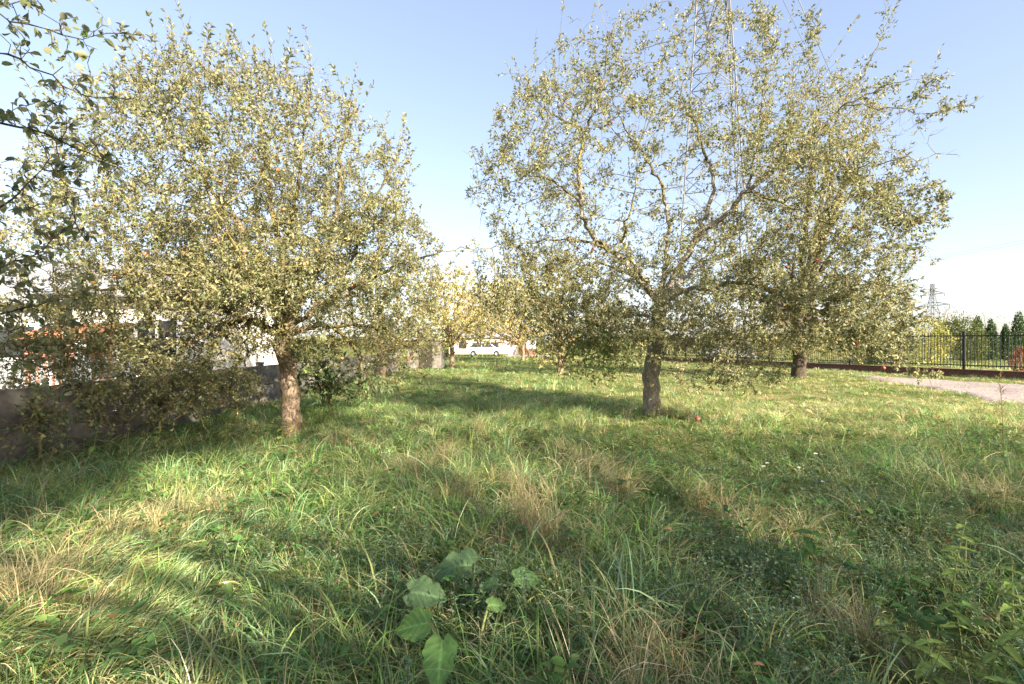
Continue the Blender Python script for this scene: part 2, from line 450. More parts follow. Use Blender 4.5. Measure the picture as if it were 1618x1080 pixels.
def ellipsoid_pts(n, c, rad, shell=.35, zsq=None):
    d = unit(rs.normal(0, 1, (n, 3))); u = rs.uniform(0, 1, (n, 1)) ** (1 / 3)
    u = shell + (1 - shell) * u if shell else u
    return np.array(c) + d * u * np.array(rad)

def twig_prisms(A, B, r0, r1):
    t = unit(B - A); ref = np.where(np.abs(t[:, 0:1]) < .85, np.array([[1., 0, 0]]), np.array([[0, 1., 0]]))
    a = unit(np.cross(t, ref)); b = np.cross(t, a); th = np.arange(3) * 2 * math.pi / 3
    off = a[:, None] * np.cos(th)[None, :, None] + b[:, None] * np.sin(th)[None, :, None]
    V = np.concatenate((A[:, None] + off * np.reshape(r0, (-1, 1, 1)), B[:, None] + off * np.reshape(r1, (-1, 1, 1))), 1).reshape(-1, 3)
    k = np.arange(3); k2 = (k + 1) % 3; F = np.stack((k, k2, k2 + 3, k + 3), -1)
    return V, (F[None] + (np.arange(len(A)) * 6)[:, None, None]).reshape(-1, 4)

def clump3(P, f=2.6):
    v = np.zeros(len(P)); r = np.random.RandomState(77)
    for k in range(5):
        d = unit(r.normal(0, 1, (1, 3)))[0] * f * 1.35 ** k; v += .8 ** k * np.sin(P @ d + r.uniform(0, 6))
    return np.clip(1 + .75 * v, .06, 2.3)

def clothe(sk, leaf_r=.011, per=(3, 8), size=(.05, .085), cols=APPLE_COLS, wts=APPLE_WTS, tpl=TPL_LO, spur=(.04, .13), dens=None, wratio=.52, clear=None, droop=.25, jit=.18, reps=(1, 2), more=None, twigs=0, spur_keep=.5):
    """spurs and leaves on every thin node"""
    P, r, par = sk.P, sk.r, sk.par
    idx = np.where((r < leaf_r) & (par >= 0))[0]
    if clear is not None: idx = idx[~clear(P[idx])]
    if dens is not None: idx = idx[rs.uniform(0, 1, len(idx)) < dens(P[idx])]
    tan = unit(P[idx] - P[par[idx]])
    reps = rs.randint(reps[0], reps[1] + 1, len(idx))
    if more is not None: reps = np.round(reps * more(P[idx]) * clump3(P[idx]) + rs.uniform(-.5, .5, len(idx))).astype(int).clip(0, 9)
    si = np.repeat(np.arange(len(idx)), reps); n = len(si)
    along = rs.uniform(-1, 0, (n, 1)) * np.linalg.norm(P[idx[si]] - P[par[idx[si]]], axis=1, keepdims=True)
    A = P[idx[si]] + tan[si] * along
    d = unit(unit(np.cross(tan[si], rs.normal(0, 1, (n, 3)))) + tan[si] * .55 + np.array((0, 0, .25)))
    B = A + d * rs.uniform(spur[0], spur[1], (n, 1))
    kp = rs.uniform(0, 1, n) < spur_keep
    tv, tf = twig_prisms(A[kp], B[kp], np.full(kp.sum(), .003), np.full(kp.sum(), .0018))
    if twigs:
        ei = np.repeat(np.arange(len(idx)), twigs); en = len(ei)
        EA = P[idx[ei]]; EB = EA + unit(unit(rs.normal(0, 1, (en, 3))) + tan[ei] * .8 + np.array((0, 0, .2))) * rs.uniform(.06, .22, (en, 1))
        v2, f2 = twig_prisms(EA, EB, np.full(en, .003), np.full(en, .0015)); tf = np.concatenate((tf, f2 + len(tv))); tv = np.concatenate((tv, v2))
    k = rs.randint(per[0], per[1] + 1, n); li = np.repeat(np.arange(n), k); m = len(li)
    f = rs.uniform(.2, 1, (m, 1)); LP = A[li] + (B - A)[li] * f
    ax = unit(unit(rs.normal(0, 1, (m, 3))) * .9 + d[li] * .7 + np.array((0, 0, -droop)))
    nm = unit(np.array((0, 0, 1.)) + rs.normal(0, .75, (m, 3)))
    L = rs.uniform(size[0], size[1], m); base = palette(n, cols, wts, jit)[li]
    c = base * np.exp(rs.normal(0, .12, (m, 1)))
    return (tv, tf), leaf_arrays(LP, ax, nm, L, L * rs.uniform(wratio - .1, wratio + .1, m), c, tpl)

def shoots(sk, n, pick, length, leafgap=.045, size=(.05, .085), cols=APPLE_COLS, wts=APPLE_WTS, up=1.0, tpl=TPL_LO, out_c=None):
    """straight young shoots rising from outer nodes, leaves alternating along them"""
    idx = np.where(pick(sk.P) & (sk.r < .02))[0]
    if len(idx) == 0: return None
    idx = rs.choice(idx, min(n, len(idx)), replace=False)
    TV, TF, LP, AX, o = [], [], [], [], 0
    for i in idx:
        p = sk.P[i].copy(); d = np.array((rs.normal(0, .28), rs.normal(0, .28), up))
        if out_c is not None: d[:2] += .3 * unit((p - out_c)[None])[0][:2]
        d = unit(d[None])[0]; Lt = rs.uniform(*length); k = max(3, int(Lt / .12)); bend = rs.normal(0, .05, 3)
        pts = [p]
        for _ in range(k):
            d = unit((d + bend)[None])[0]; pts.append(pts[-1] + d * Lt / k)
        pts = np.array(pts); rr = np.linspace(.0045, .002, len(pts))
        v, f = twig_prisms(pts[:-1], pts[1:], rr[:-1], rr[1:]); TV.append(v); TF.append(f + o); o += len(v)
        m = int(Lt / leafgap); t = np.sort(rs.uniform(.12, 1, m) ** .8)
        q = pts[np.minimum((t * k).astype(int), k - 1)] * (1 - (t * k % 1))[:, None] + pts[np.minimum((t * k).astype(int) + 1, k)] * (t * k % 1)[:, None]
        LP.append(q); a = rs.normal(0, 1, (m, 3)); a -= (a @ d)[:, None] * d; AX.append(unit(a) * .8 + d * .75)
    LP = np.concatenate(LP); AX = np.concatenate(AX); m = len(LP); L = rs.uniform(size[0], size[1], m)
    lv = leaf_arrays(LP, AX, unit(np.array((0, 0, 1.)) + rs.normal(0, .5, (m, 3))), L, L * .5, palette(m, cols, wts), tpl)
    return (np.concatenate(TV), np.concatenate(TF)), lv

def assemble_tree(name, label, cat, base, sk, leaves, twigs, bark, limb, leafmat, thick=.035, group=None, rough=.017):
    root = empty(name, base, label, cat, group)
    inv = -np.array(base)
    th = np.zeros(len(sk.P), dtype=bool); th[sk.par >= 0] = sk.r[sk.par[sk.par >= 0]] > thick
    V, F, _ = sk.tubes(th, 14, rough)
    if len(V): link('trunk', mesh_np('trunk', V + inv, F, bark, smooth=True), root)
    V, F, _ = sk.tubes(~th, 4)
    parts = [(V, F, np.zeros_like(V))] if len(V) else []
    for tv, tf in twigs: parts.append((tv, [tf], np.zeros_like(tv)))
    V, F, _ = join(parts)
    o = link('branches', mesh_np('branches', V + inv, F, limb, smooth=True), root); o['kind'] = 'stuff'
    V, F, c = join(leaves)
    o = link('crown', mesh_np('crown', V + inv, F, leafmat, c), root); o['kind'] = 'stuff'
    return root

def pxlimb(*pts, k=1.0):
    return [(*at(a, b, Y), r * k) for a, b, Y, r in pts]

def px_ell(px, py, Y, rx, ry, rY):
    c = at(px, py, Y); return c, np.array((rx / FPX * Y, rY, ry / FPX * Y))

# ---- the left apple tree
def left_tree():
    sk = Skel(.1)
    sk.limb(pxlimb((463, 702, 8, .22), (462, 684, 8, .165), (460, 650, 8, .15), (458, 610, 8, .145), (453, 575, 8, .15), (448, 540, 8, .15), (446, 515, 8, .13)))
    for l in (
        ((448, 535, 8, .1), (400, 508, 7.8, .085), (335, 522, 7.4, .07), (283, 560, 7.1, .045), (235, 628, 6.9, .022), (200, 664, 6.8, .012), (160, 690, 6.7, .006)),
        ((400, 508, 7.8, .06), (300, 470, 7.4, .05), (200, 455, 7.0, .035), (110, 465, 6.7, .02), (40, 490, 6.5, .01)),
        ((446, 520, 8, .11), (422, 440, 7.8, .08), (380, 360, 7.6, .06), (318, 280, 7.4, .04), (262, 200, 7.3, .022), (235, 140, 7.2, .01)),
        ((446, 515, 8, .11), (444, 420, 8.2, .08), (430, 320, 8.2, .055), (414, 220, 8.1, .035), (408, 140, 8, .014), (406, 95, 8, .006)),
        ((448, 515, 8, .1), (500, 430, 8.1, .07), (530, 335, 8.1, .05), (540, 235, 8, .03), (552, 165, 7.9, .01)),
        ((450, 520, 8, .1), (530, 470, 8.2, .07), (600, 432, 8.2, .045), (650, 412, 8.1, .028), (712, 396, 8, .014), (765, 390, 7.9, .006)),
        ((450, 528, 8, .08), (520, 515, 7.6, .05), (565, 560, 7.3, .028), (590, 618, 7.2, .01)),
        ((520, 515, 7.6, .04), (600, 520, 7.3, .025), (650, 560, 7.1, .013), (690, 600, 7, .006)),
        ((447, 525, 8, .09), (425, 470, 7.1, .06), (385, 410, 6.3, .04), (350, 350, 5.8, .02), (320, 300, 5.6, .01)),
        ((425, 470, 7.1, .05), (330, 440, 6.3, .03), (230, 430, 5.8, .018), (130, 440, 5.5, .008)),
        ((447, 520, 8, .09), (480, 440, 9, .06), (505, 370, 9.8, .04), (520, 300, 10.3, .02)),
        ((447, 520, 8, .09), (420, 450, 9, .06), (360, 380, 9.8, .04), (300, 330, 10.3, .02)),
        ((360, 517, 7.5, .04), (326, 568, 7.2, .026), (313, 605, 7.1, .018), (309, 645, 7, .012), (332, 690, 6.9, .006)),
        ((318, 600, 7.1, .014), (290, 650, 6.9, .01), (250, 672, 6.8, .005)),
        ((395, 505, 7.8, .03), (388, 560, 7.5, .022), (386, 620, 7.4, .014), (393, 668, 7.35, .007)),
        ((530, 470, 8.2, .04), (580, 350, 8, .03), (610, 270, 7.8, .015)),
        ((445, 420, 8.2, .05), (470, 300, 7.4, .035), (480, 200, 7.2, .02), (492, 110, 7.1, .008)),
    ): sk.limb(pxlimb(*l, k=.72))
    A = []
    for n, e, sh in ((950, px_ell(400, 330, 8, 270, 200, 2.8), .3), (380, px_ell(400, 205, 8, 180, 105, 1.9), .2), (520, px_ell(190, 440, 7.2, 190, 140, 1.7), .25),
                     (420, px_ell(590, 450, 7.9, 115, 140, 1.9), .25), (260, px_ell(300, 420, 6.4, 160, 120, 1.2), .2), (230, px_ell(455, 400, 8.2, 120, 120, 1.9), 0),
                     (200, px_ell(620, 550, 7.3, 85, 70, .7), 0), (130, px_ell(300, 600, 7.1, 110, 70, .7), 0), (300, px_ell(90, 540, 6.9, 110, 90, .9), 0), (260, px_ell(400, 470, 7.2, 150, 70, 1.2), 0), (220, px_ell(520, 525, 7.6, 100, 60, .9), 0), (200, px_ell(395, 528, 7.5, 110, 42, .9), 0), (120, px_ell(210, 590, 6.9, 120, 55, .6), 0)):
        A.append(ellipsoid_pts(int(n * 2.4), e[0], e[1], sh))
    A = np.concatenate(A); A = A[A[:, 2] > .35]
    sk.grow(A, .9, .125, 110, (0, 0, .04), .22); sk.finish(.0026)
    DBG('left nodes', len(sk.P), len(A))
    low = lambda P: (P[:, 2] < 2.0) & (rs.uniform(0, 1, len(P)) < .3)
    tw, lv = clothe(sk, .013, (3, 7), (.034, .06), spur=(.06, .2), twigs=1, clear=low, more=lambda P: np.where(P[:, 2] < 3.9, 2.0, np.where(P[:, 2] < 4.8, 1.25, np.where(P[:, 2] < 5.4, .75, .4)))); DBG('leaves', len(lv[0]) // 4)
    s = shoots(sk, 260, lambda P: P[:, 2] > 3.8, (.3, .95), out_c=np.array((-3.9, 8, 4)))
    s2 = shoots(sk, 110, lambda P: (P[:, 2] > 2.4) & (P[:, 2] < 4.2), (.25, .6), out_c=np.array((-3.9, 8, 3)))
    base = at(462, 683, 8); base[2] = gz(base[0], base[1])
    assemble_tree('apple_tree', 'old apple tree with small orange apples and a flaking trunk beside the concrete wall', 'apple tree', base, sk,
                  [lv, s[1], s2[1]], [tw, s[0], s2[0]], M['bark'], M['limb'], M['apple_leaf'])
    return sk

# ---- the right apple tree
def right_tree():
    sk = Skel(.115)
    sk.limb(pxlimb((1031, 672, 10, .24), (1031, 652, 10, .185), (1031, 635, 10, .175), (1029, 600, 10, .17), (1034, 565, 10, .165), (1040, 530, 10, .15), (1040, 495, 10, .145), (1042, 470, 10, .14)))
    for l in (
        ((1042, 485, 10, .1), (1003, 432, 9.8, .085), (962, 392, 9.6, .075), (926, 358, 9.4, .062), (918, 318, 9.4, .055), (916, 260, 9.4, .046), (925, 205, 9.4, .036), (946, 158, 9.3, .022), (957, 112, 9.3, .012), (965, 60, 9.3, .006)),
        ((918, 318, 9.4, .04), (882, 290, 9.2, .032), (850, 278, 9, .024), (800, 287, 8.8, .014), (757, 305, 8.6, .007)),
        ((925, 205, 9.4, .03), (882, 185, 9.3, .02), (842, 152, 9.2, .012), (812, 105, 9.2, .006)),
        ((962, 392, 9.6, .05), (905, 378, 9.1, .032), (850, 380, 8.8, .02), (790, 388, 8.5, .012), (735, 398, 8.3, .006)),
        ((1042, 472, 10, .09), (1051, 430, 10.2, .075), (1055, 350, 10.4, .055), (1047, 297, 10.5, .045), (1020, 248, 10.6, .036), (985, 198, 10.6, .024), (962, 140, 10.6, .01)),
        ((1050, 462, 10, .1), (1085, 402, 9.9, .085), (1110, 366, 9.8, .075), (1150, 334, 9.6, .065), (1180, 301, 9.4, .058), (1236, 262, 9.1, .048), (1290, 246, 8.8, .04), (1342, 268, 8.5, .026), (1400, 312, 8.2, .014), (1450, 350, 8, .006)),
        ((1088, 398, 10, .07), (1127, 300, 10.2, .055), (1112, 240, 10.2, .045), (1096, 190, 10.1, .035), (1076, 146, 10.1, .02), (1094, 112, 10, .012), (1150, 92, 9.9, .006)),
        ((1048, 475, 10, .09), (1090, 455, 9.6, .06), (1125, 457, 9.1, .055), (1167, 445, 8.6, .045), (1222, 462, 8.1, .034), (1300, 492, 7.6, .022), (1380, 540, 7.2, .013), (1440, 582, 7, .008), (1482, 592, 6.9, .004)),
        ((1038, 500, 10, .06), (990, 500, 9.6, .04), (940, 522, 9.2, .026), (900, 550, 9, .015), (880, 595, 8.9, .007)),
        ((1042, 480, 10, .08), (1010, 430, 9.2, .055), (985, 380, 8.4, .038), (1000, 320, 7.9, .02), (1010, 260, 7.7, .009)),
        ((1044, 478, 10, .08), (1080, 440, 10.8, .06), (1120, 400, 11.6, .04), (1170, 350, 12.3, .02)),
        ((1044, 478, 10, .08), (1010, 440, 10.9, .055), (960, 420, 11.8, .035), (920, 400, 12.4, .015)),
        ((1236, 262, 9.1, .03), (1330, 165, 8.6, .02), (1392, 62, 8.4, .01), (1404, 4, 8.4, .004)),
        ((1330, 165, 8.6, .014), (1420, 170, 7.6, .01), (1482, 180, 7.4, .007), (1542, 160, 7.3, .003)),
        ((1330, 165, 8.6, .014), (1420, 132, 7.6, .009), (1496, 118, 7.4, .003)),
        ((1342, 268, 8.5, .016), (1430, 250, 7.8, .01), (1512, 242, 7.5, .003)),
        ((1342, 268, 8.5, .014), (1400, 330, 7.8, .009), (1475, 352, 7.5, .003)),
        ((1300, 492, 7.6, .014), (1360, 450, 7.2, .01), (1420, 470, 7, .006), (1470, 505, 6.9, .003)),
        ((1180, 301, 9.4, .035), (1200, 220, 9.2, .022), (1210, 130, 9.1, .012), (1205, 50, 9.1, .004)),
        ((1180, 301, 9.4, .03), (1260, 330, 8.6, .02), (1330, 370, 8.1, .012), (1395, 420, 7.8, .006)),
        ((1236, 262, 9.1, .02), (1270, 150, 8.9, .012), (1285, 50, 8.8, .005)),
    ): sk.limb(pxlimb(*l, k=.72))
    A = []
    for n, e, sh in ((560, px_ell(1010, 290, 9.8, 265, 190, 3.2), .35), (230, px_ell(1060, 130, 9.9, 240, 90, 2.2), .2), (240, px_ell(850, 290, 9, 115, 130, 1.6), .2),
                     (400, px_ell(1300, 450, 8.2, 140, 120, 1.4), .2), (300, px_ell(1010, 490, 9.2, 170, 85, 1.8), .2), (260, px_ell(930, 555, 9.1, 90, 55, .8), 0), (240, px_ell(830, 440, 8.8, 90, 75, .9), 0), (200, px_ell(1060, 520, 9.3, 90, 50, .8), 0),
                     (260, px_ell(1260, 230, 9, 110, 110, 1.4), .2), (210, px_ell(1180, 500, 9, 120, 70, 1.2), .2), (40, px_ell(1395, 540, 7.1, 50, 38, .45), 0),
                     (120, px_ell(1140, 580, 8.6, 110, 45, .8), 0), (220, px_ell(1130, 520, 9.3, 130, 60, 1.3), 0), (260, px_ell(900, 500, 9, 90, 70, 1), 0), (220, px_ell(1330, 500, 7.6, 100, 70, .8), 0), (170, px_ell(1340, 300, 8, 110, 110, 1.0), 0), (40, px_ell(1430, 190, 7.7, 70, 70, .5), 0), (30, px_ell(1440, 320, 7.7, 60, 70, .5), 0), (110, px_ell(1060, 400, 10.5, 120, 70, 1.6), 0)):
        A.append(ellipsoid_pts(int(n * 2.2), e[0], e[1], sh))
    A = np.concatenate(A); A = A[A[:, 2] > .4]
    sk.grow(A, .95, .14, 110, (0, 0, .06), .16); sk.finish(.0026)
    DBG('right nodes', len(sk.P), len(A))
    px = lambda P: 809 + P[:, 0] / P[:, 1] * FPX
    py = lambda P: 540 - (P[:, 2] - CAM_Z) / P[:, 1] * FPX
    dens = lambda P: np.where((py(P) < 330) & (px(P) < 1180), .9, np.where(px(P) > 1405, 1., .95)) * np.where(py(P) < 140, .75, 1)
    clear = lambda P: ((np.abs(px(P) - 1030) < 34) & (py(P) > 570))
    tw, lv = clothe(sk, .013, (4, 7), (.036, .066), spur=(.06, .2), twigs=1, dens=dens, clear=clear, more=lambda P: np.where(P[:, 2] < 3.2, 1.7, np.where(px(P) > 1405, 2.2, np.where(px(P) > 1190, 1.5, 1.15)))); DBG('leaves', len(lv[0]) // 4)
    s = shoots(sk, 120, lambda P: (P[:, 2] > 5.2), (.35, 1.2), leafgap=.06, out_c=np.array((2.9, 10, 4.5)))
    s2 = shoots(sk, 130, lambda P: (P[:, 2] > 1.6) & (P[:, 2] < 4.0), (.2, .5), out_c=np.array((2.9, 10, 2.5)))
    # a fresh green cluster low on the left
    g = np.where((np.hypot(px(sk.P) - 945, (py(sk.P) - 560) * 1.4) < 55) & (sk.r < .012))[0]
    gp = np.repeat(sk.P[g], 4, 0) + rs.normal(0, .07, (len(g) * 4, 3)); m = len(gp); L = rs.uniform(.06, .1, m)
    gl = leaf_arrays(gp, rs.normal(0, 1, (m, 3)) + np.array((.2, -.3, -.5)), np.array((0, -.4, 1)) + rs.normal(0, .5, (m, 3)), L, L * .6, palette(m, [(.15, .21, .055), (.18, .23, .065), (.12, .17, .05)], [1, 1, 1]))
    base = at(1031, 655, 10); base[2] = gz(base[0], base[1])
    assemble_tree('apple_tree', 'open crowned apple tree with crimson apples, a long arching limb and a grey trunk', 'apple tree', base, sk,
                  [lv, s[1], s2[1], gl], [tw, s[0], s2[0]], M['bark_grey'], M['limb'], M['apple_leaf'])
    return sk

# ---- the near tree whose branches hang in from the left edge
def edge_tree():
    sk = Skel(.09)
    b = (-4.75, 2.5)
    sk.limb([(b[0], b[1], -.1, .17), (b[0], b[1], .6, .16), (b[0] + .05, b[1] + .05, 1.3, .15), (b[0] + .05, b[1] + .1, 1.9, .13)])
    for l in (
        ((-620, 330, 2.6, .06), (-300, 160, 2.9, .04), (-60, 20, 3.2, .022), (60, 45, 3.4, .014), (130, 58, 3.5, .01), (215, 48, 3.7, .004)),
        ((-620, 330, 2.6, .06), (-250, 120, 2.9, .036), (-20, 80, 3.2, .02), (60, 110, 3.3, .016), (120, 145, 3.4, .011), (205, 158, 3.5, .004)),
        ((-620, 360, 2.6, .06), (-300, 240, 2.9, .04), (-20, 190, 3.3, .022), (70, 212, 3.5, .016), (140, 240, 3.7, .012), (230, 290, 4, .007), (300, 330, 4.2, .003)),
        ((-620, 380, 2.6, .06), (-280, 330, 3, .036), (-20, 330, 3.4, .02), (40, 290, 3.6, .013), (95, 240, 3.7, .006)),
        ((-620, 420, 2.6, .06), (-200, 440, 3.2, .035), (-10, 425, 3.6, .02), (60, 395, 3.8, .012), (120, 350, 4, .005)),
        ((-620, 420, 2.6, .06), (-200, 500, 3.2, .034), (-10, 500, 3.7, .02), (60, 480, 3.9, .013), (140, 468, 4.2, .006)),
        ((-620, 420, 2.6, .06), (-200, 560, 3.2, .03), (-10, 560, 3.8, .016), (70, 580, 4, .008), (120, 620, 4.1, .004)),
        ((-60, 20, 3.2, .012), (30, 5, 3.4, .007), (90, -30, 3.5, .003)),
        ((60, 212, 3.5, .01), (100, 300, 3.6, .006), (130, 380, 3.7, .003)),
        ((-620, 300, 2.6, .06), (-300, -40, 2.6, .04), (-100, -160, 2.8, .02)),
    ): sk.limb(pxlimb(*l, k=.42), .012)
    A = []
    for n, e in ((60, px_ell(40, 40, 3.4, 120, 60, .4)), (70, px_ell(60, 150, 3.5, 110, 60, .4)), (70, px_ell(80, 250, 3.7, 120, 60, .4)), (60, px_ell(20, 340, 3.6, 80, 60, .4)),
                 (70, px_ell(20, 440, 3.8, 100, 60, .5)), (80, px_ell(0, 540, 3.9, 90, 70, .5)), (120, ((-4.4, 2.4, 2.8), np.array((1.1, 1.6, 1.5))))):
        A.append(ellipsoid_pts(n, e[0], e[1], 0))
    sk.grow(np.concatenate(A), .8, .14, 60, (0, 0, 0), .25); sk.finish(.0028)
    cols = [(.06, .08, .03), (.09, .11, .04), (.12, .135, .05), (.22, .19, .08)]  # shade on these hanging branches put into darker leaf colours
    py = lambda P: 540 - (P[:, 2] - CAM_Z) / P[:, 1] * FPX
    tw, lv = clothe(sk, .012, (1, 4), (.048, .078), cols, [.35, .3, .25, .1], TPL_HI, (.03, .1), dens=lambda P: np.where(py(P) > 380, .9, .62), wratio=.58, droop=.5)
    base = np.array((b[0], b[1], gz(*b)))
    assemble_tree('fruit_tree', 'fruit tree just off the left edge whose thin leafy branches hang into the picture', 'tree', base, sk, [lv], [tw], M['bark'], M['bark_dark'], M['apple_leaf'], rough=.006)  # the darker limb bark carries the branches' shade too

SK1 = left_tree(); SK2 = right_tree(); edge_tree()

# ------------------------------------------------------------------ farther trees and shrubs
def auto_tree(name, label, cat, px, py, Y, crown, n_attr, leaves, size, cols, wts, seed, trunk_r=.12, group=None, per=(3, 6), mat=None, step=.22, fork=.28, bark='bark', kill=None, dens=None, loc=None, jit=.2, reps=(1, 2)):
    """crown: list of (cx, cy, rx, ry, rY) in photograph pixels, measured at the depth Y of the trunk"""
    global rs
    keep = rs; rs = np.random.RandomState(seed)
    base = at(px, py, Y) if loc is None else np.array((loc[0], loc[1], 0.))
    base[2] = gz(base[0], base[1])
    sk = Skel(step); es = [px_ell(c[0], c[1], Y + (c[5] if len(c) > 5 else 0), c[2], c[3], c[4]) if loc is None else (np.array(c[:3]), np.array(c[3:6])) for c in crown]
    top = max(e[0][2] for e in es); h = max(.5, (min(e[0][2] - e[1][2] for e in es) * .5 + top * .5) * fork * 1.6)
    sk.limb([(base[0], base[1], base[2] - .1, trunk_r * 1.2), (base[0] + .03, base[1], h * .5, trunk_r), (base[0], base[1] + .05, h, trunk_r * .9)])
    for e in es:
        for k in range(5):
            q = ellipsoid_pts(1, e[0], e[1] * .75, .3)[0]; s = np.array((base[0], base[1], h)); mid = s * .5 + q * .5 + np.array((0, 0, .15)) + rs.normal(0, .12, 3)
            sk.limb([(*s, trunk_r * .55), (*mid, trunk_r * .3), (*q, trunk_r * .1)], .03)
    A = np.concatenate([ellipsoid_pts(n_attr // len(es), e[0], e[1], .25) for e in es]); A = A[A[:, 2] > base[2] + .3]
    sk.grow(A, 1.6 * step * 4, kill or step * 1.3, 60, (0, 0, .08), .3); sk.finish(.005)
    tw, lv = clothe(sk, .025, per, size, cols, wts, TPL_LO, (.08, .25), dens=dens, jit=jit, reps=reps, spur_keep=0.1 if Y > 15 else .7)
    o = assemble_tree(name, label, cat, base, sk, [lv], [tw], M[bark], M['limb'], mat or M['leaf'], thick=.05, group=group, rough=.01)
    rs = keep
    return o

OLIVE = [(.25, .24, .085), (.32, .285, .11), (.17, .185, .065), (.37, .31, .13)]
YELLOW = [(.4, .34, .13), (.33, .31, .12), (.45, .34, .14), (.25, .25, .09)]
DARKG = [(.075, .11, .04), (.1, .13, .045), (.055, .085, .03), (.15, .165, .06)]
auto_tree('pear_tree', 'tall dense fruit tree with a dark leaning trunk behind the right apple tree', 'tree', 1262, 596, 20.5,
          [(1280, 300, 115, 140, 2.8), (1310, 190, 85, 75, 2.0), (1210, 400, 110, 110, 2.6), (1350, 400, 75, 120, 2.2), (1270, 490, 140, 60, 2.6), (1160, 470, 90, 70, 2), (1230, 535, 110, 32, 2.2), (1330, 540, 80, 35, 2)], 6200, 0, (.062, .11), OLIVE, [.4, .3, .2, .1], 21, .25, per=(5, 8), bark='bark_dark', step=.22, reps=(1, 3), mat=M['apple_leaf'], jit=.3)
auto_tree('apple_tree', 'yellowing apple tree with a thin dark trunk left of the white car', 'apple tree', 714, 580, 28.6,
          [(735, 490, 78, 52, 2.6), (680, 495, 52, 58, 2.2), (715, 445, 48, 30, 1.8), (730, 535, 45, 18, 1.6), (660, 540, 30, 25, 1.4)], 2600, 0, (.1, .17), YELLOW, [.4, .3, .15, .15], 31, .13, 'distant orchard trees', (4, 7), step=.28)
auto_tree('apple_tree', 'golden green apple tree whose low crown overhangs the white car', 'apple tree', 826, 570, 40,
          [(795, 485, 68, 46, 2.8), (745, 505, 55, 32, 2.2), (840, 495, 48, 46, 2.2), (790, 530, 75, 18, 2.2)], 3600, 0, (.12, .2), YELLOW, [.5, .2, .25, .05], 32, .12, 'distant orchard trees', (4, 7), step=.3)
auto_tree('apple_tree', 'olive green apple tree with crown to the ground between the car and right apple tree', 'apple tree', 885, 590, 23,
          [(900, 500, 85, 66, 2.2), (872, 435, 60, 45, 1.8), (965, 520, 60, 60, 1.8), (870, 560, 40, 25, 1.2)], 3000, 0, (.085, .15), OLIVE, [.4, .3, .25, .05], 33, .13, 'distant orchard trees', (4, 7), step=.26)
auto_tree('apple_tree', 'dark green apple tree in the row directly behind the left apple tree', 'apple tree', 604, 594, 21,
          [(615, 505, 80, 65, 2.0), (575, 440, 65, 45, 1.6), (670, 530, 40, 45, 1.3)], 2600, 0, (.08, .14), OLIVE + [DARKG[1]], [.25, .2, .2, .05, .3], 34, .13, 'distant orchard trees', (4, 7), step=.26)
auto_tree('garden_tree', 'pale yellow tree behind the low white building, left of its pair', 'tree', 716, 556, 68,
          [(712, 485, 52, 46, 4), (735, 520, 45, 22, 3)], 900, 0, (.22, .36), YELLOW, [.4, .3, .25, .05], 41, .2, None, (4, 7), step=.5)
auto_tree('garden_tree', 'pale yellow tree behind the low white building, right of its pair', 'tree', 800, 555, 72,
          [(800, 478, 52, 42, 4), (770, 515, 45, 25, 3), (835, 510, 40, 30, 3)], 1100, 0, (.22, .36), YELLOW, [.4, .3, .25, .05], 42, .2, None, (4, 7), step=.5)
auto_tree('bare_tree', 'tall thin half bare tree rising behind the yellowing orchard trees', 'tree', 760, 560, 60,
          [(735, 445, 45, 35, 3), (800, 435, 40, 32, 3)], 500, 0, (.12, .2), [(.16, .13, .08), (.2, .15, .07)], [1, 1], 35, .18, None, (1, 2), step=.5, dens=lambda P: np.full(len(P), .35))
auto_tree('elder_bush', 'dark green leafy bush behind the left apple trunk by the wall', 'bush', 520, 650, 10.8,
          [(520, 595, 55, 48, .9), (490, 580, 35, 45, .7), (575, 610, 45, 32, .8)], 420, 0, (.08, .14), DARKG, [.4, .35, .2, .05], 36, .04, None, (3, 6), step=.16, fork=.1, mat=M['broad'])
auto_tree('low_bush', 'low dark brown bush beside the grey shed in the middle distance', 'bush', 690, 580, 30,
          [(690, 560, 26, 16, 1.1), (665, 565, 20, 12, .9)], 300, 0, (.12, .2), DARKG + [(.12, .08, .05)], [.3, .2, .2, .1, .2], 37, .05, None, (4, 6), step=.25, fork=.1)
auto_tree('bare_tree', 'grey brown thinning tree top above the yellow garden shrub', 'tree', 1488, 558, 62,
          [(1490, 498, 32, 17, 2.5), (1470, 510, 25, 14, 2), (1510, 512, 20, 14, 2)], 420, 0, (.14, .22), [(.12, .095, .075), (.16, .12, .09)], [1, 1], 38, .2, None, (1, 3), step=.5)
auto_tree('bare_tree', 'faint wispy tree far behind the row of thujas', 'tree', 1565, 556, 72,
          [(1560, 505, 26, 20, 3)], 260, 0, (.15, .25), [(.22, .19, .15)], [1], 39, .16, None, (1, 2), step=.6, dens=lambda P: np.full(len(P), .5))

for px, py, Y, ells, seed, lab in ((60, 735, 5.9, [(40, 690, 90, 45, .5), (110, 660, 70, 60, .5)], 71, 'low tangled bramble in the dark corner by the near end of the wall'),
                                  (250, 690, 7.3, [(230, 640, 70, 45, .45), (290, 625, 60, 55, .5)], 72, 'twiggy bramble thicket halfway along the concrete wall'),
                                  (370, 670, 8.6, [(370, 615, 55, 45, .5), (330, 590, 50, 50, .5)], 73, 'olive bramble bush between the wall and the left trunk')):
    auto_tree('bramble', lab, 'bush', px, py, Y, ells, 260, 0, (.045, .08), OLIVE + DARKG, [.2, .15, .15, .1, .15, .15, .05, .05], seed, .018, 'brambles along the wall', (2, 4), step=.13, fork=.12, mat=M['broad'])

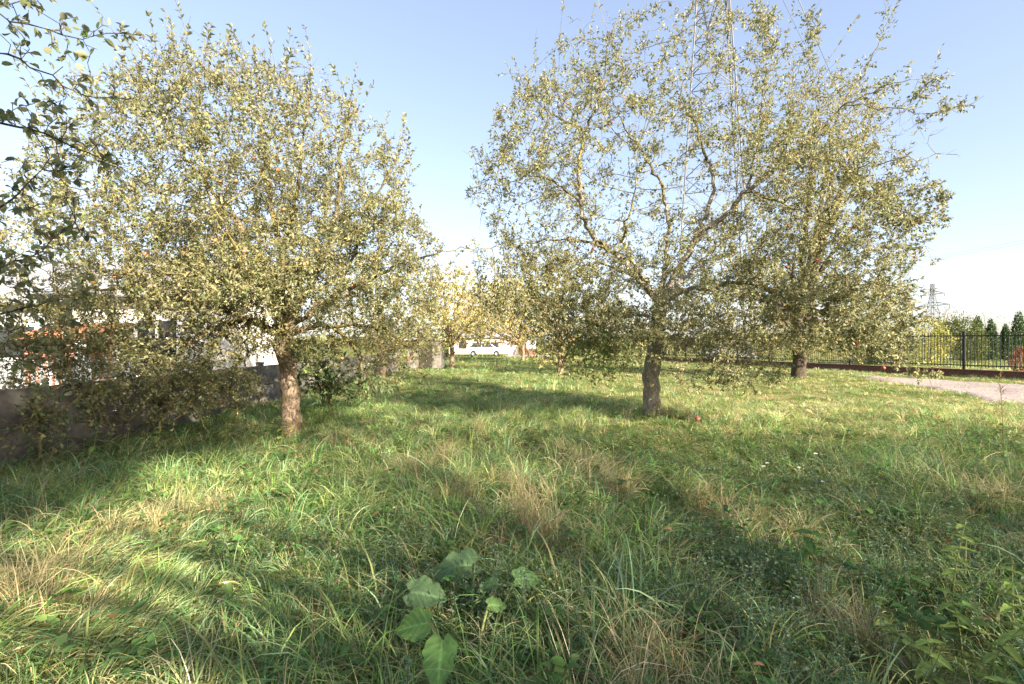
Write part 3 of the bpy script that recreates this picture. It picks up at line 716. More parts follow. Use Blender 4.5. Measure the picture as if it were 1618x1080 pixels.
def foliage_blob(name, label, cat, loc, ells, n, size, cols, wts, seed, mat=None, group=None, trunk=.05, upright=.0, jit=.2):
    """small shrub or conifer: leaves thick at the surface of lumpy ellipsoids, a stem inside"""
    global rs
    keep = rs; rs = np.random.RandomState(seed)
    root = empty(name, loc, label, cat, group); parts = []
    tot = sum(e[1][0] * e[1][2] for e in ells)
    for c, r in ells:
        k = int(n * r[0] * r[2] / tot); d = unit(rs.normal(0, 1, (k, 3))); lump = 1 + .16 * np.sin(d[:, 0:1] * 7 + c[0] * 9) * np.cos(d[:, 2:3] * 8 + c[2]) + rs.normal(0, .05, (k, 1))
        u = rs.uniform(.55, 1.0, (k, 1)) ** .6
        P = np.array(c) + d * u * lump * np.array(r); P[:, 2] = np.maximum(P[:, 2], .04)
        L = rs.uniform(size[0], size[1], k)
        ax = unit(d + rs.normal(0, .6, (k, 3)) + np.array((0, 0, upright)))
        parts.append(leaf_arrays(P, ax, unit(d + rs.normal(0, .6, (k, 3))), L, L * .55, palette(k, cols, wts, jit)))
    V, F, c = join(parts); o = link('foliage', mesh_np('foliage', V, F, mat or M['leaf'], c), root); o['kind'] = 'stuff'
    top = max(c[2] for c, r in ells)
    MB().tube([(0, 0, -.1), (0.02, 0, top * .5), (0, .02, top)], [trunk, trunk * .8, trunk * .4], 6).build('stem', M['bark_grey'], root)
    rs = keep
    return root

THUJA = [(.055, .1, .03), (.075, .12, .04), (.04, .07, .024)]
def gpt(px, Y):
    x = (px - 809) / FPX * Y; return (x, Y, float(gz(x, Y)))
for px, ytop, wpx, lab in ((1545, 499, 17, 'slim dark green thuja column, leftmost beside the round conifer'), (1566, 504, 15, 'slim thuja column second from the round conifer'),
                           (1589, 513, 12, 'shortest thuja column between two taller ones'), (1610, 491, 18, 'tallest dark thuja column at the right edge')):
    Y = 40; h = CAM_Z + (540 - ytop) / FPX * Y + .04; wv = wpx / FPX * Y * .62
    el = [((0, 0, h * .36), (wv, wv, h * .38)), ((0, 0, h * .6), (wv * .72, wv * .72, h * .3)), ((0, 0, h * .8), (wv * .4, wv * .4, h * .2))]
    foliage_blob('thuja', lab, 'conifer', gpt(px, Y), el, 2600, (.1, .17), THUJA, [1, 1, 1], px, group='thujas behind the iron fence', upright=.9)
foliage_blob('conifer_bush', 'big rounded green conifer bush right of the yellow shrub', 'bush', gpt(1524, 36), [((0, 0, 1.75), (1.2, 1.1, 1.75)), ((-.9, .1, 2.0), (.85, .8, 1.4)), ((.7, 0, 1.2), (.85, .8, 1.2))], 6000, (.09, .15), [(.09, .11, .03), (.12, .13, .035), (.06, .085, .025)], [1, 1, 1], 51, upright=.3)
foliage_blob('yellow_shrub', 'bright yellow leaved shrub behind the iron fence', 'shrub', gpt(1470, 33), [((0, 0, 2.4), (.9, .8, .85)), ((-.85, 0, 1.7), (.8, .75, .8)), ((.8, .1, 1.6), (.75, .75, .75)), ((-.2, .1, .8), (1.3, .85, .9))], 4200, (.08, .14), [(.42, .36, .09), (.32, .31, .09), (.2, .24, .07), (.14, .17, .05)], [.35, .3, .2, .15], 52)
foliage_blob('shrub', 'green garden shrub half hidden by drooping apple branches', 'shrub', gpt(1415, 33), [((0, 0, 1.3), (1.3, 1, 1.2)), ((-1.2, .3, 1), (1.0, .9, .95))], 5000, (.09, .15), [(.08, .1, .03), (.11, .12, .04)], [1, 1], 53)
foliage_blob('red_shrub', 'small rusty red shrub behind the fence at the right edge', 'shrub', gpt(1613, 24), [((0, 0, .55), (.42, .4, .6)), ((.15, .1, .9), (.3, .3, .42))], 1800, (.06, .1), [(.22, .09, .05), (.3, .14, .07), (.12, .09, .04)], [1, 1, .5], 54)
foliage_blob('hedge', 'clipped dark conifer hedge running behind the slim thujas', 'hedge', gpt(1610, 42), [((k * 1.25 - 4.2, 0, 1.0), (.95, .7, 1.15)) for k in range(10)], 9000, (.1, .17), THUJA, [1, 1, 1], 55, upright=.5)

def treeline():
    parts = []
    for k in range(80):
        a = rs.uniform(-1.25, 1.25); d = rs.uniform(110, 190); c = np.array((math.sin(a) * d * 1.2, math.cos(a) * d + 10, 0))
        if abs(c[0]) < 12: c[1] += 60
        r = np.array((rs.uniform(4, 8), rs.uniform(3, 5), rs.uniform(2.6, 4.6) * d / 150)); n = 260
        dd = unit(rs.normal(0, 1, (n, 3))); dd[:, 2] = np.abs(dd[:, 2]); P = c + dd * r * rs.uniform(.6, 1.05, (n, 1))
        L = rs.uniform(.8, 1.5, n); parts.append(leaf_arrays(P, dd + rs.normal(0, .6, (n, 3)), dd + rs.normal(0, .6, (n, 3)), L, L * .8, palette(n, OLIVE + DARKG, [.2, .2, .2, .1, .1, .1, .05, .05])))
    V, F, c = join(parts); o = link('treeline', mesh_np('treeline', V, F, M['leaf'], c)); tag(o, 'low distant belt of trees along the horizon', 'treeline', None, 'stuff')
treeline()

# ------------------------------------------------------------------ concrete wall on the left
def concrete_wall():
    X = -6.12; y0, n, pitch = 3.54, 11, 2.05
    root = empty('concrete_wall', (X, y0, 0), 'low weathered concrete slab wall along the left edge of the orchard', 'wall')
    slab = [MB().box((0, 0, 0), (.055, pitch - .13, .47), bev=.008).mesh('slab', M['concrete']) for _ in range(1)][0]
    post = MB().box((0, 0, .47), (.13, .14, 1.06), bev=.012).box((0, 0, 1.02), (.15, .16, .05), bev=.01).mesh('post', M['concrete'])
    for k in range(n + 1):
        link('post', post, root, (0, k * pitch, float(gz(X, y0 + k * pitch)) * .5 - .02), (rs.normal(0, .008), rs.normal(0, .01), 0))
    for k in range(n):
        for j in range(2):
            link('slab', slab, root, (rs.normal(0, .006) + .01 * j, (k + .5) * pitch, .2 + j * .484 + rs.normal(0, .003)), (0, rs.normal(0, .012), 0))
concrete_wall()

# ------------------------------------------------------------------ white house, brick lean-to, picket fence behind the wall
def left_house():
    x0, x1, ya, yb, h, rh = -12.9, -8.9, 14.2, 19, 2.95, 4.3
    root = empty('house', ((x0 + x1) / 2, ya, 0), 'white rendered bungalow with grey roof seen through the left apple tree', 'house')
    lx0, lx1, D = x0 - (x0 + x1) / 2, x1 - (x0 + x1) / 2, yb - ya
    m = MB(); m.box((0, D / 2, h / 2), (x1 - x0, D, h)); ym = D / 2
    for sx in (lx0, lx1 - .02):
        m.prism([(sx, 0, h), (sx, D, h), (sx, ym, rh - .2)], (.02, 0, 0))
    m.build('wall', M['render_white'], root)
    rf = MB(); o_ = .5; th = .1
    for s in (0, 1):
        ye = -o_ if s == 0 else D + o_; ze = h - o_ * (rh - h) / (D / 2) + .06
        rf.prism([(lx0 - .4, ye, ze), (lx0 - .4, ym, rh), (lx0 - .4, ym, rh + th), (lx0 - .4, ye, ze + th)], (x1 - x0 + .8, 0, 0))
    roof = rf.build('roof', M['roof_grey'], root)
    ch = MB().box((-.6, ym + .8, rh - .2), (.6, .6, 1.4)).box((-.6, ym + .8, rh + .53), (.7, .7, .08)).build('chimney', M['brick'], roof)
    MB().tube([(lx0 - .4, -o_ - .06, h - .12), (lx1 + .4, -o_ - .06, h - .12)], .06, 8).build('gutter', M['roof_grey'], root)
    for wx in (.5,):
        f = MB()
        for dx, dz, sx, sz in ((-.62, 0, .08, 1.3), (.62, 0, .08, 1.3), (0, .61, 1.16, .08), (0, -.61, 1.16, .08), (0, 0, .06, 1.14)): f.box((wx + dx, -.02, 1.55 + dz), (sx, .08, sz))
        wf = f.build('window', M['white_paint'], root); MB().box((wx, -.005, 1.55), (1.16, .03, 1.14)).build('pane', M['glass'], wf)
        MB().box((wx, -.08, .88), (1.5, .18, .05)).build('sill', M['clay'], wf)
left_house()
def grey_house():  # added house; shade on the bungalow's left part made as grey walls
    root = empty('house', (-18.2, 15.5, 0), 'added house at the far left edge, long grey sheet roof, walls greyed for shade', 'house')
    MB().box((0, 3, 1.4), (9.6, 6, 2.8)).build('wall', M['wall_shade_grey'], root)
    rf = MB(); rf.prism([(-5.2, -.5, 2.7), (-5.2, 3.4, 4.55), (-5.2, 3.4, 4.65), (-5.2, -.5, 2.8)], (10.4, 0, 0)).prism([(-5.2, 7, 2.7), (-5.2, 3.4, 4.55), (-5.2, 3.4, 4.65), (-5.2, 7, 2.8)], (10.4, 0, 0))
    for k in range(14): rf.tube([(-5 + k * .77, -.5, 2.82), (-5 + k * .77, 3.4, 4.67)], .025, 4)
    rf.build('roof', M['roof_grey'], root)
    for wx in (-2.5, 2.4):
        wf = MB().box((wx, -.02, 1.5), (1.3, .08, 1.2)).build('window', M['white_paint'], root); MB().box((wx, -.06, 1.5), (1.1, .03, 1.0)).build('pane', M['glass'], wf)
grey_house()
def lean_to():
    root = empty('brick_shed', (-11.5, 12.6, 0), 'small red brick lean-to with orange tiled roof and white post', 'shed')
    MB().box((-.55, .6, .79), (1.3, 1.2, 1.58)).build('wall', M['brick'], root)
    rf = MB(); rf.prism([(-1.3, -.25, 1.56), (-1.3, 1.35, 1.92), (-1.3, 1.35, 1.99), (-1.3, -.25, 1.63)], (1.9, 0, 0))
    roof = rf.build('roof', M['clay'], root)
    t = MB()
    for k in range(9): t.tube([(-1.24 + k * .22, -.27, 1.64), (-1.24 + k * .22, 1.36, 2.01)], .045, 6)
    t.build('roof_ridges', M['clay'], roof)
    MB().box((.35, -.1, .8), (.16, .16, 1.6)).build('post', M['white_paint'], root)
    MB().box((.95, 1.1, .8), (1.0, .1, 1.6)).build('dark_opening', M['dark_open'], root)  # near-black panel put in for the shade inside the opening
lean_to()
def picket_fence():
    root = empty('picket_fence', (-10.1, 10.2, 0), 'short run of white pickets behind the concrete wall', 'fence')
    pk = MB().prism([(-.04, 0, 0), (.04, 0, 0), (.04, 0, 1.05), (0, 0, 1.12), (-.04, 0, 1.05)], (0, .02, 0)).mesh('picket', M['white_paint'])
    for k in range(14): link('picket', pk, root, (k * .17, 0, .05))
    for z in (.3, .85): MB().box((1.1, .045, z), (2.4, .04, .07)).build('rail', M['white_paint'], root)
picket_fence()
MB2 = None
def grey_shed():
    root = empty('shed', (-5.0, 27.5, 0), 'small grey shed at the far end of the concrete wall', 'shed')
    MB().box((0, .8, .8), (1.9, 1.6, 1.6)).build('wall', M['concrete'], root)
    MB().prism([(-1.1, -.15, 1.6), (-1.1, 1.75, 1.8), (-1.1, 1.75, 1.86), (-1.1, -.15, 1.66)], (2.2, 0, 0)).build('roof', M['roof_grey'], root)
    d = MB().box((.1, -.02, .7), (.75, .05, 1.4)).build('door', M['dark_open'], root)
grey_shed()

# ------------------------------------------------------------------ cars
def car(name, label, loc, rz, paint, L=4.0, H=1.48, wag=0.0):
    root = empty(name, loc, label, 'car', None, rz)
    hl = L / 2; W = 1.7
    prof = [(-hl, .32), (-hl + .02, .62), (-hl + .12, .86), (-hl + .55, .93), (-hl + .95, .97), (hl - .35 - .1, .98), (hl - .05, .9), (hl, .6), (hl - .03, .32)]
    arches = []
    for cx in (hl - .72, -hl + .78):
        arches.append((cx, .33))
    bottom = []
    for cx, r in arches:
        bottom += [(cx + r * math.cos(a), .3 + r * math.sin(a)) for a in [R(t) for t in range(0, 181, 20)]]
    m = MB()
    secs = [(-W / 2, .0), (-W / 2 + .06, 1), (W / 2 - .06, 1), (W / 2, .0)]
    poly = prof + [(x, z) for x, z in bottom]
    vs = []
    for y, inset in ((-W / 2, 0.0), (W / 2, 0.0)):
        vs.append([m.bm.verts.new((x, y, z)) for x, z in poly])
    n = len(poly)
    for k in range(n): m.bm.faces.new((vs[0][k], vs[0][(k + 1) % n], vs[1][(k + 1) % n], vs[1][k]))
    m.bm.faces.new(vs[0][::-1]); m.bm.faces.new(vs[1])
    bmesh.ops.triangulate(m.bm, faces=[f for f in m.bm.faces if len(f.verts) > 4])
    m.build('body', paint, root)
    # cabin: glass house with roof and pillars
    cab = [(-hl + .95, .965), (-hl + 1.55, H - .06), (hl - .75 + wag * .3, H - .05), (hl - .22, .975)]
    g = MB(); g_in = .1
    lo0, hi0, hi1, lo1 = cab
    def v(x, y, z): return g.bm.verts.new((x, y, z))
    q = [v(lo0[0], -W / 2 + .04, lo0[1]), v(hi0[0], -W / 2 + .2, hi0[1]), v(hi1[0], -W / 2 + .2, hi1[1]), v(lo1[0], -W / 2 + .04, lo1[1])]
    p = [v(lo0[0], W / 2 - .04, lo0[1]), v(hi0[0], W / 2 - .2, hi0[1]), v(hi1[0], W / 2 - .2, hi1[1]), v(lo1[0], W / 2 - .04, lo1[1])]
    g.bm.faces.new(q); g.bm.faces.new(p[::-1])
    for k in range(4): g.bm.faces.new((q[k], p[k], p[(k + 1) % 4], q[(k + 1) % 4]))
    g.build('windows', M['glass'], root)
    r = MB().box(((hi0[0] + hi1[0]) / 2, 0, H - .03), (hi1[0] - hi0[0] + .16, W - .36, .07), bev=.025)
    for s in (-1, 1):
        y0, y1 = s * (W / 2 - .035), s * (W / 2 - .195)
        for (a, b) in ((lo0, hi0), (((lo0[0] + lo1[0]) / 2, .97), ((hi0[0] + hi1[0]) / 2, H - .05)), (lo1, hi1)):
            r.tube([(a[0], y0, a[1]), (b[0], y1, b[1])], .035, 5)
    r.build('roof', paint, root)
    tyre = MB(); tyre.lathe([(.17, -.09), (.29, -.095), (.305, -.06), (.305, .06), (.29, .095), (.17, .09)], (0, 0, 0), 18); tm = tyre.mesh('tyre', M['rubber'])
    rim = MB(); rim.lathe([(.01, .075), (.05, .085), (.15, .06), (.185, .085), (.185, -.085), (.01, -.06)], (0, 0, 0), 14); rm = rim.mesh('rim', M['alloy'])
    for cx, _ in arches:
        for s in (-1, 1):
            wh = link('tyre', tm, root, (cx, s * (W / 2 - .11), .305), (R(90) * -s, 0, 0)); link('rim', rm, wh)
    for s in (-1, 1):
        MB().box((hl - .09, s * .62, .78), (.14, .26, .16), bev=.02).build('headlight', M['lamp_clear'], root)
        MB().box((-hl + .1, s * .66, .82), (.12, .2, .2), bev=.02).build('tail_light', M['lamp_red'], root)
        MB().box((hl - 1.05, s * (W / 2 + .06), 1.0), (.1, .16, .11), bev=.02).build('mirror', paint, root)
    return root
wc = gpt(767, 52)
car('parked_car', 'small white hatchback parked side-on under the yellowing trees', (wc[0], wc[1], wc[2]), R(180), M['car_white'], 3.95)
gc = gpt(1152, 42)
car('parked_car', 'grey estate car parked behind the fence between two right-hand trunks', (gc[0], gc[1], gc[2]), R(-8), M['car_grey'], 4.3, 1.5, 1.0)

# ------------------------------------------------------------------ buildings and gate in the middle distance
def far_white_wall():
    root = empty('garden_house', (-3.5, 60, 0), 'low white building behind the white car', 'building')
    MB().box((-.5, 2, 1.0), (7.6, 4, 2.0)).build('wall', M['render_pink'], root)
    MB().prism([(-4.6, -.3, 2.0), (-4.6, 4.3, 2.0), (-4.6, 2, 2.9)], (8.2, 0, 0)).build('roof', M['roof_grey'], root)
    for x in (-2.6, 1.4): MB().box((x, -.02, 1.1), (.9, .06, .8)).build('window', M['glass'], root)
far_white_wall()
gp = gpt(811, 53)
def gate_pillar():
    root = empty('gate_pillar', gp, 'pinkish rendered gate pillar with white ball lamp right of the car', 'pillar')
    MB().box((0, 0, .8), (1.0, .7, 1.6), bev=.02).build('shaft', M['render_pink'], root)
    MB().prism([(-.6, -.42, 1.6), (.6, -.42, 1.6), (.45, -.42, 1.78), (-.45, -.42, 1.68)], (0, .84, 0)).build('cap', M['render_pink'], root)
    MB().tube([(.55, 0, 1.7), (.55, 0, 1.9)], .05, 6).lathe([(.02, 1.88), (.16, 1.95), (.2, 2.07), (.16, 2.2), (.02, 2.27)], (.55, 0, 0), 10).build('ball_lamp', M['white_paint'], root)
gate_pillar()
bp_ = gpt(839, 53)
def meter_box():
    root = empty('meter_box', bp_, 'white metal cabinet on a brown plinth right of the gate pillar', 'cabinet')
    MB().box((0, 0, 1.25), (.98, .5, .85), bev=.02).build('cabinet', M['white_paint'], root)
    MB().box((0, 0, .4), (1.1, .55, .82), bev=.02).build('plinth', M['plinth'], root)
    MB().box((.02, -.265, 1.25), (.86, .02, .72), bev=.006).build('door', M['white_paint'], root)
meter_box()
foliage_blob('red_shrub', 'small reddish shrub between gate pillar and white cabinet', 'shrub', gpt(826, 52), [((0, 0, .6), (.4, .4, .65))], 700, (.1, .16), [(.2, .1, .06), (.14, .11, .04)], [1, 1], 57)
pv = bpy.data.meshes.new('paved_path'); pv.from_pydata([(-.6, 49.5, .02), (4.5, 49.5, .02), (6, 54.5, .02), (-1.0, 54.5, .02)], [], [(0, 1, 2, 3)]); pv.materials.append(M['paving'])
link('paved_path', pv)['kind'] = 'structure'

# ------------------------------------------------------------------ iron fence with low wall on the right
FA, FB = np.array((23.4, 15.0)), np.array((12.4, 41.0))
FD = (FB - FA) / np.linalg.norm(FB - FA); FL = float(np.linalg.norm(FB - FA)); FRZ = math.atan2(FD[1], FD[0])
def iron_fence():
    base = (FA[0], FA[1], 0)
    wl = empty('low_wall', base, 'long low brown red plinth wall under the black iron fence', 'wall', None, FRZ)
    MB().box((FL / 2, 0, .08), (FL, .22, .28)).build('wall_body', M['plinth'], wl)
    n = int(FL / 1.2)
    cap = MB().box((0, 0, 0), (1.19, .3, .05), bev=.006).mesh('coping_stone', M['plinth'])
    for k in range(n): link('coping_stone', cap, wl, ((k + .5) * 1.2, 0, .245 + rs.normal(0, .002)))
    fe = empty('iron_fence', base, 'black iron picket fence standing on the low plinth wall', 'fence', None, FRZ)
    pk = MB().box((0, 0, .83), (.022, .022, 1.5)).prism([(-.02, -.002, 1.58), (.02, -.002, 1.58), (0, -.002, 1.68)], (0, .004, 0)).mesh('picket', M['black_metal'])
    post = MB().box((0, 0, .95), (.09, .09, 1.86)).box((0, 0, 1.9), (.12, .12, .05), bev=.01).mesh('post', M['black_metal'])
    s = 0.0; k = 0; N = int(FL / .125)
    for k in range(N):
        if k % 20: link('picket', pk, fe, (k * .125 + rs.normal(0, .004), 0, .28 + rs.normal(0, .006)), (rs.normal(0, .006), rs.normal(0, .008), 0))
        else: link('post', post, fe, (k * .125, 0, .05))
    nb = N // 20
    rail = MB().box((1.25, 0, 0), (2.5 - .09, .035, .045)).mesh('rail', M['black_metal'])
    for b in range(nb):
        for z in (.45, 1.78): link('rail', rail, fe, (b * 2.5, 0, z))
iron_fence()

# ------------------------------------------------------------------ pylons and power lines
def pylon(name, label, c, H, Rtop, grow, th, rot, arms, r=.075):
    root = empty(name, c, label, 'pylon')
    def corner(k, z):
        rad = Rtop + grow * max(0.0, H - z) if z < H else Rtop * .8
        a = rot + k * math.pi / 2; return Vector((rad * math.cos(a), rad * math.sin(a), z))
    zs = [0]; z = 0
    while z < th - 1:
        z = min(th, z + max(2.2, (Rtop + grow * max(0, H - z)) * 1.25)); zs.append(z)
    for k in range(4):
        m = MB(); m.tube([corner(k, z) for z in zs], r * 1.35, 4); m.build('leg', M['steel'], root)
    for i, (a, b) in enumerate(zip(zs, zs[1:])):
        for k in range(4):
            m = MB(); k2 = (k + 1) % 4
            m.tube([corner(k, a), corner(k2, b)], r * .7, 4); m.tube([corner(k2, a), corner(k, b)], r * .7, 4)
            m.build('cross_brace', M['steel'], root)
        m = MB()
        for k in range(4): m.tube([corner(k, b), corner((k + 1) % 4, b)], r * .7, 4)
        m.build('ring_brace', M['steel'], root)
    for z, ln in arms:
        for s in (-1, 1):
            m = MB(); d = Vector((math.cos(rot + math.pi / 4), math.sin(rot + math.pi / 4), 0)) * s; tip = d * ln + Vector((0, 0, z))
            ks = [k for k in range(4) if corner(k, z).dot(d) > 0]
            for k in ks:
                m.tube([corner(k, z), tip], r, 4); m.tube([corner(k, z + 2.2), tip], r * .8, 4)
            for f in (.33, .66):
                P = [corner(k, z).lerp(tip, f) for k in ks] + [corner(ks[0], z + 2.2).lerp(tip, f)]
                for u in range(3): m.tube([P[u], P[(u + 1) % 3]], r * .5, 4)
            arm = m.build('cross_arm', M['steel'], root)
            MB().tube([tip, tip + Vector((0, 0, -2.0))], r * .9, 5).build('insulator', M['dark_open'], arm)
    return root
pyl = pylon('pylon', 'huge steel lattice pylon rising behind the crown of the right apple tree', (24.8, 60, 0), 44, 2.5, .086, 58, R(26), [(46, 9.5), (52, 7.5)])
pylon('pylon', 'tiny distant lattice pylon on the horizon above the garden shrubs', (261, 300, 0), 30, 1.4, .16, 38, R(40), [(24, 13), (31, 9)], .14)
def wire(label, a, b, sag, r, n=14):
    a, b = Vector(a), Vector(b); pts = []
    for k in range(n + 1):
        t = k / n; p = a.lerp(b, t); p.z -= sag * 4 * t * (1 - t); pts.append(p)
    o = MB().tube(pts, r, 4).build('power_line', M['wire']); tag(o, label, 'power line', 'power lines in the sky')
wire('steep dark cable running from the top edge down to the distant pylon', at(1236, -60, 57), (255, 296, 29), 0, .045)
wire('shorter steep cable beside the long one at the top edge', at(1208, -60, 58), at(1300, 130, 120), 0, .035)
wire('upper of two thin parallel cables crossing the pale sky at right', at(1390, 418, 300), at(1700, 362, 180), 1, .035)
wire('lower of two thin parallel cables crossing the pale sky at right', at(1390, 421, 300), at(1700, 367, 180), 1, .035)
wire('level grey cable right of the distant pylon above the thujas', (270, 300, 24), at(1760, 472, 240), .5, .05)
wire('faint level cable higher right of the distant pylon', (270, 300, 31), at(1760, 456, 260), .5, .03)

# ------------------------------------------------------------------ unseen trees added behind the photographer (crowns shaped to shade the lawn)
def shade(u, v, t):
    return np.array((.77 * u - .64 * v + SUN_H.x * t, .64 * u + .77 * v + SUN_H.y * t, t * math.tan(SUN_EL)))
cB = shade(-1.6, 7.6, 13); cC = shade(3.0, 9.3, 15); cD = shade(7.2, 9.6, 15)
auto_tree('apple_tree', 'unseen tree added behind the viewpoint to dapple the grass', 'apple tree', 0, 0, 0,
          [(*cB, 1.5, 1.5, .55), (*cC, 2.2, 1.6, .6), (*cD, 2.4, 1.6, .65)], 1500, 0, (.1, .16), OLIVE, [.4, .3, .2, .1], 61, .14, None, (3, 6), step=.22, loc=(cC[0], cC[1] - 1))
def tall_caster(label, ells, t, n, seed):
    c = shade(ells[0][0], 0, t); root_xy = (c[0], c[1]); el = []
    for u, vtop, ru, rz in ells:
        p = shade(u, 0, t); ztop = (t + vtop) * math.tan(SUN_EL)
        el.append(((p[0] - c[0], p[1] - c[1], ztop - rz), (ru, ru * .8, rz)))
    foliage_blob('garden_tree', label, 'tree', (c[0], c[1], 0), el, n, (.12, .2), OLIVE, [1, 1, 1, .3], seed, trunk=.3)  # added caster, crown outline set by the shade wanted on the ground
tall_caster('unseen tall tree added behind the viewpoint to lay soft shade on the near grass', [(4.0, 7.2, 3.4, 4.2), (6.6, 6.2, 2.6, 4.0), (1.7, 5.2, 2.0, 3.6), (8.2, 3.6, 2.4, 3.5), (4.5, 2.0, 4.5, 4.2), (10.5, 1.6, 3, 3.5)], 33, 24000, 62)
tall_caster('unseen rounded tree added behind the viewpoint on the left to cast shade', [(-2.4, 3.9, 2.6, 2.8), (-4.6, 3.4, 2.6, 2.8)], 31, 8000, 63)
tall_caster('unseen small crowned tree added behind the viewpoint to darken the corner by the wall', [(-2.6, 9.4, 1.3, .78), (-.8, 9.5, 1.2, .72), (.8, 10.7, 1.1, .66), (-4.2, 9.2, 1.3, .8), (-1.2, 13.2, 1.5, 1.1), (-3.6, 12.8, 1.6, 1.1)], 24, 19000, 64)

# ------------------------------------------------------------------ apples
def apple_mesh(mat):
    m = MB(); prof = []
    for k in range(9):
        a = math.pi * k / 8; r = .038 * math.sin(a) * (1 + .06 * math.cos(a)); z = -.034 * math.cos(a)
        if k == 8: r, z = .002, .024
        if k == 7: r, z = .02, .032
        if k == 0: r, z = .002, -.028
        prof.append((r, z))
    m.lathe(prof, (0, 0, 0), 12); m.tube([(0, 0, .022), (.003, 0, .05)], .002, 4)
    return m.mesh('apple', mat)
am_o, am_r = apple_mesh(M['apple_orange']), apple_mesh(M['apple_red'])
def hang(px, py, Y, me, sc_, label, group, sk):
    p = at(px, py, Y + .25)
    o = link('apple', me, None, p, (rs.uniform(-.3, .3), rs.uniform(-.3, .3), rs.uniform(0, 6))); o.scale = (sc_ * .74,) * 3
    tag(o, label, 'apple', group)
GO, GR = 'orange apples in the left tree', 'crimson apples in the right tree'
plainO = 'small orange red apple deep among the middle leaves of the left apple tree'
for px, py, Y, lab in ((402, 250, 6.3, 'orange apple hanging highest in the left tree above its centre'), (348, 287, 6.0, plainO), (372, 285, 6.1, plainO), (270, 300, 6.0, 'orange apple high on the left half of the left crown'),
                       (152, 323, 6.1, 'orange apple at the upper left rim of the left crown'), (340, 380, 5.7, plainO), (386, 396, 5.8, plainO), (232, 402, 5.5, 'orange apple left of centre in the left crown, above the house roof'),
                       (182, 436, 5.4, 'orange apple above the brick shed, right of its neighbour'), (148, 445, 5.5, 'lowest orange apple at the left side of the left crown above the brick shed'), (557, 450, 6.6, 'orange apple on the right side of the left crown, uppermost of three in a column'),
                       (552, 512, 6.7, 'orange apple on the right side of the left crown, middle of three in a column'), (540, 566, 7.0, 'orange apple low right of the left trunk in front of the elder bush'), (448, 330, 6.2, plainO), (300, 345, 5.7, plainO), (500, 395, 6.3, plainO), (438, 268, 6.4, 'orange apple just right of the highest one in the left tree')):
    hang(px, py, Y, am_o, rs.uniform(.85, 1.1), lab, GO, None)
hang(645, 567, 6.9, am_o, 1.1, 'red apple hanging lowest at the right tip of the left apple tree', 'orange apples in the left tree', None)
plainR = 'small crimson apple among the dense leaves right of the grey apple trunk'
for px, py, Y, lab in ((1014, 206, 9.2, 'crimson apple high in the open top of the right tree, right one of two'), (967, 193, 9.2, 'crimson apple high in the open top of the right tree, left one of two'), (992, 318, 8.2, 'lone crimson apple in the open middle of the right apple tree'),
                       (897, 377, 8.6, 'leftmost of three crimson apples under the left limb of the right tree'), (913, 392, 8.5, 'middle one of three crimson apples under the left limb of the right tree'), (937, 392, 8.5, 'rightmost of three crimson apples under the left limb of the right tree'),
                       (899, 250, 9.0, 'crimson apple beside the upright left limb of the right apple tree'), (1181, 418, 8.3, plainR), (1243, 421, 8.0, plainR), (1125, 457, 8.7, plainR), (1157, 475, 8.4, plainR), (1220, 503, 7.8, plainR), (1245, 357, 8.0, 'crimson apple just below the arching limb of the right apple tree'),
                       (1085, 545, 9.0, 'low crimson apple close to the right of the grey trunk'), (1322, 500, 7.2, plainR), (1290, 410, 7.5, plainR), (1160, 545, 8.6, plainR), (1215, 405, 8.2, plainR)):
    hang(px, py, Y, am_r, rs.uniform(.8, 1.0), lab, GR, None)
hang(1350, 357, 7.3, am_r, 1.1, 'dark red apple hanging at the right rim of the crown against the sky', 'crimson apples in the right tree', None)
hang(1354, 543, 6.9, am_r, 1.25, 'large red apple hanging low above the sunlit grass near the pear trunk', 'crimson apples in the right tree', None)
hang(1396, 581, 6.8, am_r, 1.0, 'pinkish apple hanging lowest in front of the brown plinth wall', 'crimson apples in the right tree', None)
pa = at(1102, 668, 8.9); pa[2] = gz(pa[0], pa[1]) + .13
o = link('apple', am_r, None, pa, (.6, .4, 0)); o.scale = (1.15,) * 3; tag(o, 'red windfall apple lying in the grass right of the grey trunk', 'apple')

# ------------------------------------------------------------------ grass and ground cover
def sample(n, y0, y1, extra=1.3):
    y = np.sqrt(rs.uniform(y0 * y0, y1 * y1, n)) if y0 > 0 else rs.uniform(y0, y1, n)
    x = rs.uniform(-1, 1, n) * (1.09 * y + extra)
    return x, y
def allowed(x, y):
    ok = x > -6.0
    xr = x + .25 * fbm(x, y, 1.3, 8); yr = y + .25 * fbm(x, y, 1.1, 9)
    ok &= ~in_poly(xr, yr, ROAD) | (rs.uniform(0, 1, len(x)) < .1)
    n = np.array((-FD[1], FD[0])); d = (x - FA[0]) * n[0] + (y - FA[1]) * n[1]
    ok &= ~((np.abs(d) < .2) & (y > 12))
    return ok

